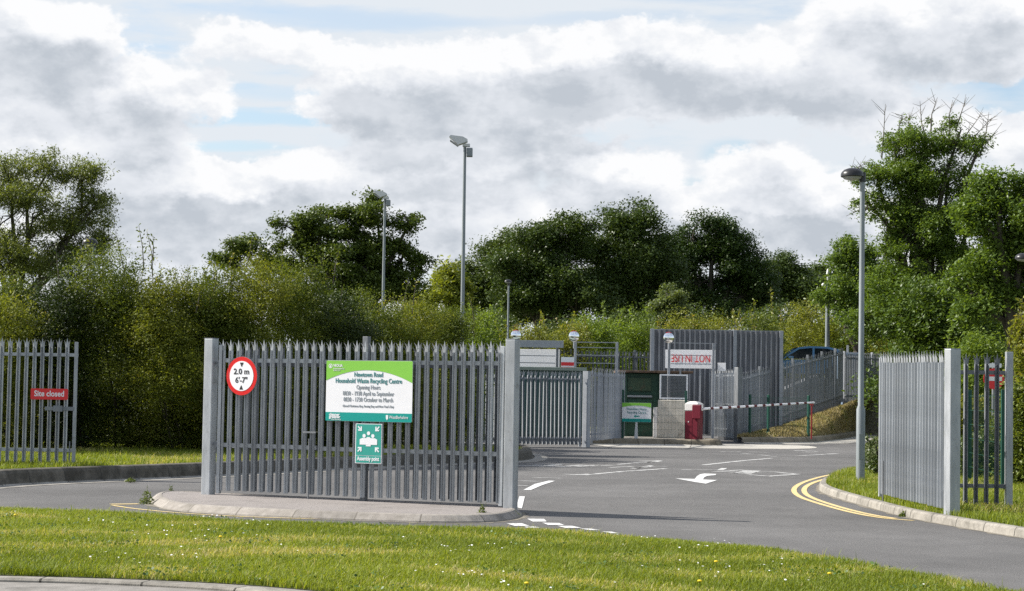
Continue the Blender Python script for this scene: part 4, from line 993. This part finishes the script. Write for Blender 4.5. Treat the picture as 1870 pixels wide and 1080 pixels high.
lf_will = leafmat('willow_leaves', (.075, .10, .026), (.17, .20, .06), trans=.38, spec=.3)
lf_ash = leafmat('ash_leaves', (.055, .10, .018), (.155, .225, .042), trans=.36, spec=.3)
lf_hedge = leafmat('hedge_leaves', (.055, .085, .014), (.175, .215, .038), (.26, .20, .07), trans=.34, rough=.5, spec=.3)
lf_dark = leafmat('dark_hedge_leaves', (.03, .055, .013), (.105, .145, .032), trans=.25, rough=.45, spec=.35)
lf_olive = leafmat('olive_hedge_leaves', (.085, .11, .017), (.235, .25, .045), (.32, .22, .08), trans=.36, rough=.5, spec=.3)
lf_bright = leafmat('bright_hedge_leaves', (.075, .125, .018), (.20, .27, .045), trans=.38, rough=.5, spec=.3)
lf_lime = leafmat('yellow_green_leaves', (.12, .15, .02), (.26, .29, .05), trans=.38, rough=.5, spec=.3)

# left tall airy tree
tree('tall airy tree at the left edge behind the hedge', 68, [(20, 330, 75, 55), (90, 310, 50, 40), (150, 330, 50, 42), (175, 375, 35, 40), (60, 400, 95, 50), (150, 420, 60, 42), (40, 470, 110, 55), (150, 470, 60, 40), (-60, 340, 80, 80), (-60, 450, 80, 70), (190, 440, 30, 30)], 8, .3, 64000, .11, lf_will, 11, .2, bark, twigs=240, ss=(.34, .6), clump=.4, per=60, shell=.42, droop=.6, asp=.32, fork=.5)
# oak
tree('spreading dark oak behind the small floodlight mast', 95, [(590, 400, 60, 34), (655, 390, 55, 34), (545, 425, 42, 38), (610, 450, 80, 36), (690, 405, 24, 18), (748, 408, 30, 19), (690, 455, 45, 30), (735, 470, 40, 20), (560, 480, 50, 36), (770, 483, 26, 16), (640, 500, 80, 34), (440, 450, 45, 20), (420, 475, 30, 20), (500, 480, 45, 34), (720, 510, 60, 26), (600, 425, 60, 22), (665, 535, 95, 34), (700, 500, 60, 34), (590, 530, 80, 36)], 632, .5, 98000, .15, lf_oak, 12, .36, bark, twigs=320, sub=10, ss=(.2, .4), clump=.46, per=55, shell=.38, fork=.4)
# wood to the right of the mast
tree('rounded olive tree at left end of the dark wood', 140, [(905, 475, 50, 45), (940, 460, 50, 40), (870, 505, 50, 40), (910, 540, 70, 50), (850, 540, 50, 40)], 900, 1, 60000, .2, lf_wood2, 13, .5, bark, 'dark wood trees', ss=(.36, .6), clump=.9, per=60)
tree('bushy dark tree in front left of the wood', 124, [(985, 450, 55, 40), (1040, 430, 50, 38), (950, 500, 60, 50), (1020, 500, 80, 55), (960, 560, 70, 40), (1060, 555, 80, 40)], 1000, 1, 84000, .18, lf_wood, 14, .5, bark, 'dark wood trees', ss=(.36, .6), clump=.75, per=60)
tree('tallest dark tree at centre of the wood', 127, [(1145, 400, 42, 34), (1110, 425, 50, 40), (1170, 430, 40, 40), (1130, 470, 80, 50), (1075, 455, 40, 34), (1205, 455, 34, 34), (1200, 490, 40, 40), (1090, 520, 80, 50), (1180, 520, 70, 50), (1130, 570, 90, 40)], 1135, 1, 92000, .18, lf_wood, 15, .5, bark, 'dark wood trees', ss=(.36, .6), clump=.72, per=60)
tree('broad dome shaped dark tree right of the tallest one', 132, [(1265, 435, 62, 32), (1310, 445, 55, 36), (1225, 460, 50, 40), (1350, 480, 45, 40), (1280, 490, 90, 45), (1240, 545, 70, 45), (1330, 545, 80, 45), (1212, 490, 40, 50), (1215, 455, 30, 25), (1385, 520, 45, 40)], 1280, 1, 98000, .18, leafmat('deep_green_leaves', (.018, .040, .010), (.058, .096, .018), trans=.18, spec=.3), 16, .5, bark, 'dark wood trees', ss=(.36, .6), clump=.75, per=60)
tree('low dark tree at right end of the wood', 145, [(1400, 500, 40, 32), (1440, 490, 30, 28), (1380, 540, 50, 40), (1450, 540, 60, 40)], 1410, 1, 44000, .2, lf_wood, 17, .4, bark, 'dark wood trees', ss=(.36, .6), clump=.8, per=60)
tree('far dark treetops low above the right hedge', 190, [(1500, 500, 40, 16), (1560, 505, 50, 18), (1480, 540, 80, 40), (1590, 540, 80, 40)], 1500, 1, 16000, .34, lf_wood, 18, .4, bark, 'dark wood trees', clump=1, per=50)
tree('small yellow green tree between oak and wood', 120, [(812, 505, 34, 20), (800, 545, 50, 40), (835, 540, 30, 40)], 812, 1, 14000, .24, lf_lime, 19, .3, bark, clump=.7, per=60)
tree('pale small birch in front of the dark wood', 98, [(1225, 540, 22, 22), (1215, 570, 28, 28), (1240, 570, 24, 26)], 1226, .5, 9000, .13, leafmat('birch_leaves', (.07, .10, .035), (.16, .2, .075), trans=.35), 20, .12, barkgrey, clump=.35, per=40)
# right-hand ash, bushy neighbour
o, lb, base = tree('tall ragged ash tree with bare top twigs, behind the near lamp', 86, [(1635, 265, 48, 45), (1690, 255, 45, 45), (1745, 265, 42, 50), (1690, 310, 70, 50), (1620, 400, 45, 35), (1600, 320, 38, 30), (1660, 330, 55, 45), (1730, 340, 55, 50), (1580, 365, 30, 20), (1640, 385, 45, 35), (1700, 410, 75, 50), (1670, 470, 75, 50), (1740, 480, 70, 60), (1620, 450, 30, 28), (1700, 545, 90, 45), (1790, 265, 20, 22), (1620, 530, 60, 45), (1600, 590, 60, 40), (1700, 600, 90, 40), (1790, 590, 60, 50), (1790, 400, 40, 40), (1700, 570, 110, 50), (1640, 560, 70, 60), (1770, 560, 70, 60), (1680, 420, 60, 60), (1740, 440, 50, 50)], 1700, 1.2, 165000, .135, lf_ash, 21, .32, bark, twigs=300, sub=13, ss=(.24, .5), clump=.42, per=55, shell=.42, asp=.4, fork=.55)
rq = random.Random(9)
for px, py, ex, ey in ((1610, 290, 1617, 190), (1640, 270, 1650, 205), (1690, 250, 1680, 185), (1700, 240, 1712, 178), (1735, 240, 1740, 183), (1745, 240, 1765, 178), (1750, 275, 1795, 205), (1755, 290, 1812, 215), (1750, 330, 1822, 240), (1750, 350, 1830, 225), (1790, 285, 1806, 205), (1610, 330, 1560, 300), (1600, 320, 1545, 310), (1600, 380, 1545, 395), (1670, 260, 1662, 205)):
    tw = MB(); a = V(px, py, 86)-base; b = V(ex, ey, 86)-base; m = a.lerp(b, .5)+Vector((rq.uniform(-.2, .2), rq.uniform(-.5, .5), rq.uniform(-.1, .2)))
    tw.tube([a, m, b], [.04, .024, .008], 5, False)
    for _ in range(7):
        s_ = m.lerp(b, rq.uniform(0, .8)); e_ = s_+Vector((rq.uniform(-.6, .6), rq.uniform(-.4, .4), rq.uniform(.1, .6))); tw.tube([s_, e_], [.012, .005], 4, False)
    tw.build('bare_branch', barkgrey, o)

tree('dense bushy tree at the right edge beside the ash', 76, [(1830, 350, 55, 40), (1880, 370, 60, 60), (1790, 400, 45, 40), (1850, 430, 80, 50), (1790, 470, 50, 50), (1860, 500, 80, 60), (1780, 540, 60, 50), (1930, 430, 80, 90)], 1850, 1, 66000, .17, lf_ash, 22, .32, bark, twigs=120, ss=(.32, .55), clump=.6, per=55, asp=.42)
tree('lower ragged tree left of the near lamp head', 100, [(1560, 455, 34, 28), (1535, 470, 28, 24), (1590, 480, 40, 36), (1550, 510, 50, 38), (1600, 540, 50, 45), (1600, 590, 60, 40), (1530, 550, 45, 30)], 1565, 1.2, 34000, .17, lf_ash, 23, .25, bark, twigs=120, clump=.55, per=50, asp=.42)

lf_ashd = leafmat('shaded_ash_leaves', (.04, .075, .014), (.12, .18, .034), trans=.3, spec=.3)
# hedges: each shrub its own bushy form from the ground up
def shrub(label, px, pyt, halfpx, Y, z0, n_leaf, size, mat, seed, group='hedge shrubs', shoots=0, over=0.0, dep=1.0, base_lift=.0, clump=.32, per=45, **kw):
    T = V(px, pyt, Y); hw = halfpx*Y/F; H = T.z-z0; base = Vector((T.x, Y, z0)); rq = random.Random(seed)
    o = thing('shrub', label, 'shrub', base, 0, group)
    lb = []
    for q in range(9):
        t = (q+.5)/9; z = H*(.06+.80*t); k = (1-.35*max(0, t-.5)*2*.9)
        lb.append((rq.uniform(-.5, .5)*hw*k, rq.uniform(-.35, .35)*hw*dep+(over*hw*.75 if t < .5 else -over*hw*.3), z, hw*rq.uniform(.62, .85)*k, hw*dep*rq.uniform(.55, .8), H*rq.uniform(.15, .22)))
    lb.append((rq.uniform(-.15, .15)*hw, 0, H*.86, hw*.5, hw*.5*dep, H*.16))
    C = crown('foliage', lb, n_leaf, size, mat, o, seed, clump=clump, per=per, shell=.5, sub=7, ss=(.55, .95), zmin=base_lift, vspread=.62, **kw)
    mb = MB()
    for i in range(6):
        a = Vector((rq.uniform(-.3, .3)*hw, rq.uniform(-.1, .3)*hw*dep+over*hw*.9, -.1)); l = lb[rq.randrange(len(lb))]; c = Vector(l[:3])
        mb.tube([a, a.lerp(c, .5)+Vector((rq.uniform(-.2, .2), 0, 0)), c], [.03, .022, .01], 6, False)
    shl = []
    for i in range(shoots):
        x = rq.uniform(-.8, .8)*hw; a = Vector((x, rq.uniform(-.4, .4)*hw, H*rq.uniform(.78, .92))); b = a+Vector((rq.uniform(-.25, .25), rq.uniform(-.2, .2), H*rq.uniform(.10, .24)))
        m = a.lerp(b, .5)+Vector((rq.uniform(-.06, .06), 0, 0)); mb.tube([a, m, b], [.014, .01, .004], 4, False)
        for k in range(36):
            t = k/35; p = (a.lerp(m, t*2) if t < .5 else m.lerp(b, t*2-1)); shl.append((p.x+rq.gauss(0, .05), p.y+rq.gauss(0, .05), p.z+rq.gauss(0, .03)))
    mb.build('stems', bark, o)
    if shl:
        rng = np.random.default_rng(seed+99); leaves('shoot_leaves', np.array(shl), size*1.7, mat, o, rng, rng.uniform(.2, 1, len(shl)), .5, .3, .38)
    return o
HZ = .22
lf_hl = leafmat('left_hedge_leaves', (.036, .062, .010), (.145, .18, .028), (.30, .28, .08), trans=.32, rough=.6, spec=.2)  # darker copy of the hedge leaves: shade and highlights put into the colours
lf_ol = leafmat('left_olive_leaves', (.052, .074, .010), (.195, .215, .032), (.36, .30, .09), trans=.34, rough=.6, spec=.2)  # olive copy likewise darkened for shade, pale third colour as highlight
lf_dl = leafmat('left_dark_leaves', (.014, .028, .008), (.058, .085, .018), trans=.2, rough=.55, spec=.25)  # dark copy, lowered further; stands for shade in the back row too
lefts = [(-25, 545, 85, 45.5, lf_olive, 'olive shrub at left edge behind the site closed gate', 5),
    (60, 520, 75, 47.5, lf_hedge, 'mottled green shrub behind the right half of the site closed gate', 3),
    (122, 478, 70, 47.0, lf_dark, 'dark glossy shrub just right of the site closed gate', 3),
    (215, 462, 80, 47.5, lf_hedge, 'tall olive shrub below the left dome lamp', 9),
    (305, 500, 75, 46.8, lf_olive, 'yellowish shrub with wispy shoots midway to the left gate post', 9),
    (385, 505, 70, 47.8, lf_hedge, 'green shrub directly behind the left gate post', 6),
    (455, 478, 80, 48.5, lf_olive, 'tall sunlit shrub behind the round height limit sign', 8),
    (535, 490, 75, 50.0, lf_hedge, 'mottled shrub left of the opening hours board', 6),
    (610, 530, 70, 51.0, lf_dark, 'dark green shrub behind left side of the opening hours board', 3),
    (680, 535, 70, 53.0, lf_hedge, 'olive shrub behind right side of the opening hours board', 5),
    (750, 545, 65, 55.0, lf_olive, 'yellowish shrub behind the right part of the sign gates', 5),
    (812, 565, 60, 58.0, lf_hedge, 'low green shrub at foot of the tall floodlight mast', 4)]
for i, (px, py, hw, Y, m, lab, sh_) in enumerate(lefts):
    m = {lf_hedge.name: lf_hl, lf_olive.name: lf_ol, lf_dark.name: lf_dl}[m.name]
    shrub(lab, px, py+rnd.uniform(-8, 10), hw*1.3, Y-1.5, HZ, 66000, .056, m, 100+i, 'left hedge shrubs', sh_, over=1.25)
# a second row that closes the left hedge behind
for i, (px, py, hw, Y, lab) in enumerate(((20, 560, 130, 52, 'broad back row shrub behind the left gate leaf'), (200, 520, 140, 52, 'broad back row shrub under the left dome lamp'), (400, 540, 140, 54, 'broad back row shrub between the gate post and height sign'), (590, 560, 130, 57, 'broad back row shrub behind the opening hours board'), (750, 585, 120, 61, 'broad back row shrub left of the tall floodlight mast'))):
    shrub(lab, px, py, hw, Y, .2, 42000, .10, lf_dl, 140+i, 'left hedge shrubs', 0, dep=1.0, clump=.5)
rears = [(880, 572, 70, 76, lf_bright, 'bright bush just left of the slim distant lamp', .11), (960, 590, 60, 84, lf_olive, 'olive bush behind the left convex mirror', .12), (1030, 588, 60, 88, lf_olive, 'brownish bush behind the middle convex mirror', .12), (1095, 570, 60, 90, lf_bright, 'bright green bush right of the middle convex mirror', .12), (1160, 575, 60, 92, lf_bright, 'light green bush at left end of the boarded screen', .12),
    (1240, 580, 70, 94, lf_olive, 'olive bush behind left half of the boarded screen', .12), (1320, 575, 70, 95, lf_olive, 'tawny bush behind middle of the boarded screen', .12), (1395, 565, 60, 97, lf_hedge, 'green bush behind right end of the boarded screen', .12), (1455, 555, 60, 104, lf_olive, 'olive bush above the blue car', .13), (1515, 565, 55, 106, lf_lime, 'lime green bush behind the camera column', .13),
    (1580, 560, 60, 106, lf_hedge, 'mottled bush behind the near lamp post', .13), (1650, 570, 65, 104, lf_olive, 'olive bush above the edge on gate leaf', .13), (1720, 575, 60, 98, lf_olive, 'tawny bush above the right gate post', .13), (1785, 560, 60, 90, lf_hedge, 'green bush above the right palisade panel', .12), (1850, 560, 60, 84, lf_olive, 'olive bush at right edge above the fence panel', .12)]
for i, (px, py, hw, Y, m, lab, sz) in enumerate(rears):
    shrub(lab, px, py, hw, Y, .3, 24000, sz*.85, m, 200+i, 'far hedge shrubs', 4, dep=.9, clump=.45)
for i, (px, py, hw, Y, m, lab) in enumerate(((1560, 610, 70, 112, lf_bright, 'bright back bush between column and near lamp'), (1690, 605, 80, 92, lf_bright, 'bright green bush low behind the edge on gate'), (1790, 610, 70, 70, lf_bright, 'bright green bush behind the right gate post top'), (1440, 600, 60, 112, lf_lime, 'yellow green bush left of the blue car'))):
    shrub(lab, px, py, hw, Y, .4, 15000, .12, m, 240+i, 'far hedge shrubs', 2, dep=.9, clump=.45)
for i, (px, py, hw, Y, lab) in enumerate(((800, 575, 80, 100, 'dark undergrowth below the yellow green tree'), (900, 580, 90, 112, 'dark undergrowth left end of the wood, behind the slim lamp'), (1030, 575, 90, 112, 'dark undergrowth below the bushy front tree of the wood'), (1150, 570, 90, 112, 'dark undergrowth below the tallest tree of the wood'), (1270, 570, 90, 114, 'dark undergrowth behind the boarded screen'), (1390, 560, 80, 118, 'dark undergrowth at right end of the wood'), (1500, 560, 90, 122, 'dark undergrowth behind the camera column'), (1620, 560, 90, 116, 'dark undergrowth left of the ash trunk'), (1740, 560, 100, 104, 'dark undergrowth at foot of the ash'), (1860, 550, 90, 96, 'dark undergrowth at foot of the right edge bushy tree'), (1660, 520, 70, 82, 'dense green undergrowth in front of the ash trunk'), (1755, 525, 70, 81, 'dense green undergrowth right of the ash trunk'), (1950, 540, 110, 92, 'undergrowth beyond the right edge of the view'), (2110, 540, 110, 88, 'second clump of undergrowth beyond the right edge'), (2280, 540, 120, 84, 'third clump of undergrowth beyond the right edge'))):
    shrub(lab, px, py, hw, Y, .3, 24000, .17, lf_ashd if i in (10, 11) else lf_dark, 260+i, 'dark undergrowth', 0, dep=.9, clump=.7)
nears = [(1872, 560, 36, 44, lf_olive, 'tall olive bush at right edge beyond the fence panel', .085, 20000), (1880, 700, 42, 38, lf_hedge, 'dense bush at right edge beside the fence end post', .075, 16000), (1795, 800, 38, 41, lf_dark, 'dark bush low behind the right palisade panel', .07, 12000), (1835, 760, 36, 43, lf_hedge, 'scrubby bush behind end of the right palisade panel', .07, 12000), (1690, 700, 60, 58, lf_hedge, 'scrub seen through the edge on gate leaf', .09, 12000), (1765, 730, 40, 56, lf_olive, 'olive scrub between the gate post and no entry sign', .09, 10000), (1598, 800, 12, 41, lf_dark, 'small leafy shrub at far end of the edge on gate', .06, 1500)]
for i, (px, py, hw, Y, m, lab, sz, nl) in enumerate(nears):
    shrub(lab, px, py, hw, Y, .1, nl, sz, m, 300+i, 'right side bushes', 3 if i else 6, dep=1.0, clump=.26)

# ------------------------------------------------------------------ grass
gm = leafmat('grass_blades', (.095, .135, .014), (.25, .295, .038), (.46, .40, .19), trans=.35, rough=.55, spec=.25)
gm2 = leafmat('dry_grass_blades', (.28, .235, .12), (.50, .42, .25), (.16, .18, .05), trans=.25, rough=.7, spec=.2)
def grass(name, poly, n_b, hgt, wid, z, mat, seed, clip=None, tuft=.5, dry=0):
    rng = np.random.default_rng(seed); P = np.array(poly); lo_, hi2 = P.min(0), P.max(0)
    if clip: lo_ = np.maximum(lo_, clip[0]); hi2 = np.minimum(hi2, clip[1])
    x = rng.uniform(lo_[0], hi2[0], n_b*3); y = rng.uniform(lo_[1], hi2[1], n_b*3); k = inpoly(x, y, poly) & (np.abs(x) < y*.285+.3)
    x = x[k][:n_b]; y = y[k][:n_b]; N = len(x)
    cl = .5+.25*np.sin(x*2.1+1.3*np.sin(y*1.7))+.25*np.sin(y*3.3+1.1*np.sin(x*2.9+.4))
    cl2 = .5+.5*np.sin(x*.8+.5*np.sin(y*.9)+y*.5)
    h = hgt*rng.uniform(.45, 1.15, N)*(1-tuft/2+tuft*cl); h *= np.where(rng.uniform(0, 1, N) < .012, 1.7, 1)
    a = rng.uniform(0, 2*math.pi, N); ln = rng.uniform(.15, .8, N)*h; dxy = np.stack([np.cos(a), np.sin(a)], 1)
    b = a+math.pi/2+rng.uniform(-.6, .6, N); wv = np.stack([np.cos(b), np.sin(b)], 1)*(wid*rng.uniform(.6, 1.3, N))[:, None]
    base = np.stack([x, y], 1); zz = z(x, y) if callable(z) else np.full(N, z)
    m = base+dxy*(ln*.35)[:, None]; t = base+dxy*ln[:, None]
    def p3(q, hz): return np.concatenate([q, hz[:, None]], 1)
    v = [p3(base-wv*.5, zz), p3(base+wv*.5, zz), p3(m+wv*.42, zz+h*.6), p3(m-wv*.42, zz+h*.6), p3(m-wv*.42, zz+h*.6), p3(m+wv*.42, zz+h*.6), p3(t+wv*.06, zz+h*(.95-.2*ln/h)), p3(t-wv*.06, zz+h*(.95-.2*ln/h))]
    co = np.stack(v, 1).reshape(-1, 3)
    pt = np.sin(x*1.3+2*np.sin(y*1.1+x*.3))*np.sin(y*1.9+1.7*np.sin(x*.9)); pd = np.clip((pt-.25)*1.3, 0, .6)
    val = np.clip(.05+.30*cl2+.5*rng.uniform(0, 1, N)+np.where(rng.uniform(0, 1, N) < .05+dry+pd, .5, 0), 0, 1)
    val = np.repeat(val, 2)
    o = fast(name, co, 4, mat, val); return tag(o, kind='stuff')
grass('grass', verge, 330000, .078, .0075, zV-.03, gm, 1, ((-9, 14), (9, 29)))
grass('grass', grass_l, 70000, .12, .012, .24, gm, 2, ((-16, 33), (1.5, 52)))
grass('grass', grass_r, 60000, .13, .010, .10, gm, 3, ((5, 22), (13, 47)))
# tussocks along verge edges and dry grass on the bank
def bank_pts(nb, seed):
    rng = np.random.default_rng(seed); v = np.array([tuple(p) for p in bv]); f = rng.integers(0, len(bf), nb); q = np.array(bf)[f]
    s, t = rng.uniform(0, 1, (nb, 1)), rng.uniform(0, 1, (nb, 1))
    return (v[q[:, 0]]*(1-s)+v[q[:, 1]]*s)*(1-t)+(v[q[:, 3]]*(1-s)+v[q[:, 2]]*s)*t
bp_ = bank_pts(22000, 4); rng = np.random.default_rng(8)
leaves('bank_grass', bp_+np.array([0, 0, .05]), .20, gm2, None, rng, np.clip(rng.uniform(0, 1, len(bp_))+np.where(np.sin(bp_[:, 0]*1.9+bp_[:, 1]*.7) > .72, .3, -.2), 0, 1), -1.6, -.4, .12)
tag(bpy.data.objects['bank_grass'], kind='stuff')
# daisies
rng = np.random.default_rng(21); N = 2400
x = rng.uniform(-7, 7, N); y = rng.uniform(16.2, 26.5, N)
dens = .5+.5*np.sin(x*1.7+2*np.sin(y*.8))*np.cos(y*1.1+x*.6); k = inpoly(x, y, verge) & (np.abs(x) < y*.28) & (rng.uniform(0, 1, N) < dens**4*.9)
x, y = x[k], y[k]; N = len(x); z = zV-.03+rng.uniform(.06, .095, N); rr = rng.uniform(.007, .013, N); an = np.arange(6)*math.pi/3
tl = rng.uniform(-.5, .2, N)
co = np.stack([np.stack([x+rr*math.cos(a), y+rr*math.sin(a), z-rr*math.sin(a)*tl+rr*.0], 1) for a in an], 1).reshape(-1, 3)
tag(fast('daisies', co, 6, paint('daisy_petals', (.8, .8, .78), .7, .05)), kind='stuff')
N = 26000; x = rng.uniform(-7, 7, N); y = rng.uniform(16, 26.8, N)
dn = np.sin(x*2.3+1.9*np.sin(y*1.3))*np.sin(y*2.7+1.3*np.sin(x*1.7)); k = inpoly(x, y, verge) & (np.abs(x) < y*.28) & (dn > .45)
x, y = x[k], y[k]; cl_ = leaves('clover', np.stack([x, y, zV-.03+rng.uniform(.02, .075, len(x))], 1), .035, leafmat('clover_leaves', (.045, .095, .02), (.10, .17, .045), trans=.25, spec=.3), None, rng, rng.uniform(0, 1, len(x)), 0, 1.2, .8); tag(cl_, kind='stuff')
yel = paint('dandelion_petals', (.75, .55, .02), .7, .1)
weedm = leafmat('weed_leaves', (.07, .10, .022), (.16, .20, .05), trans=.3)
for i, (px, py, lab) in enumerate(((1278, 1066, 'yellow dandelion at the bottom of the verge, right of centre'), (1308, 1030, 'yellow dandelion upper right of the verge, nearest the road'), (403, 984, 'yellow dandelion on the verge below the round height sign'), (962, 1070, 'yellow dandelion low on the verge, below the right gate post'), (28, 944, 'yellow dandelion on the verge at far left'), (1515, 1052, 'yellow dandelion on the verge near the road bend'))):
    p = G(px, py, zV+.05); o = thing('dandelion', lab, 'flower', (p.x, p.y, zV-.03), rnd.uniform(0, 6), 'dandelions in the verge')
    MB().tube([(0, 0, 0), (.005, 0, .05), (.0, 0, .095)], .0025, 5).build('stem', weedm, o)
    MB().lathe([(0, .012), (.012, .012), (.022, .004), (.018, -.004), (0, -.006)], 10, (0, 0, .10)).build('flower_head', yel, o, True)
# weeds growing from the island kerb and elsewhere
for i, (px, py, hgt, wd_, z, lab) in enumerate(((268, 921, .26, .22, 0, 'leafy weed at the left tip of the island'), (312, 905, .16, .1, 0, 'thin weed behind the left tip of the island'), (624, 944, .10, .14, 0, 'small weed at the island kerb below the sign board'), (758, 949, .07, .16, 0, 'brown weed tuft at the kerb below the gate'), (880, 950, .22, .2, 0, 'upright weed by the right end of the island kerb'), (938, 944, .10, .2, 0, 'low weed at the right tip of the island'), (1650, 944, .1, .14, 0, 'small weed against the right kerb near the gate post'), (1832, 973, .16, .26, 0, 'spreading weed at the right kerb near frame edge'), (238, 880, .08, .2, .02, 'weed in the channel of the left raised kerb'))):
    p = G(px, py, z); o = thing('weed', lab, 'weed', (p.x, p.y, z), 0, 'roadside weeds'); rng = np.random.default_rng(400+i); k = int(220*wd_/.2)
    th = rng.uniform(0, 2*math.pi, k); rr = rng.uniform(0, 1, k)**.7*wd_/2; zz = rng.uniform(0.01, 1, k)*hgt*(1-.75*rr/(wd_/2))
    leaves('foliage', np.stack([rr*np.cos(th), rr*np.sin(th), zz], 1), .045, gm2 if 'brown' in lab else weedm, o, rng, rng.uniform(0, 1, k), 0, .3, .4)
    mb = MB()
    for j in range(5): mb.tube([(0, 0, -.02), (rnd.uniform(-.3, .3)*wd_, rnd.uniform(-.3, .3)*wd_, hgt*rnd.uniform(.6, 1.25))], [.004, .002], 4)
    mb.build('stem', weedm, o)
for o in list(PALE.values()):
    pass
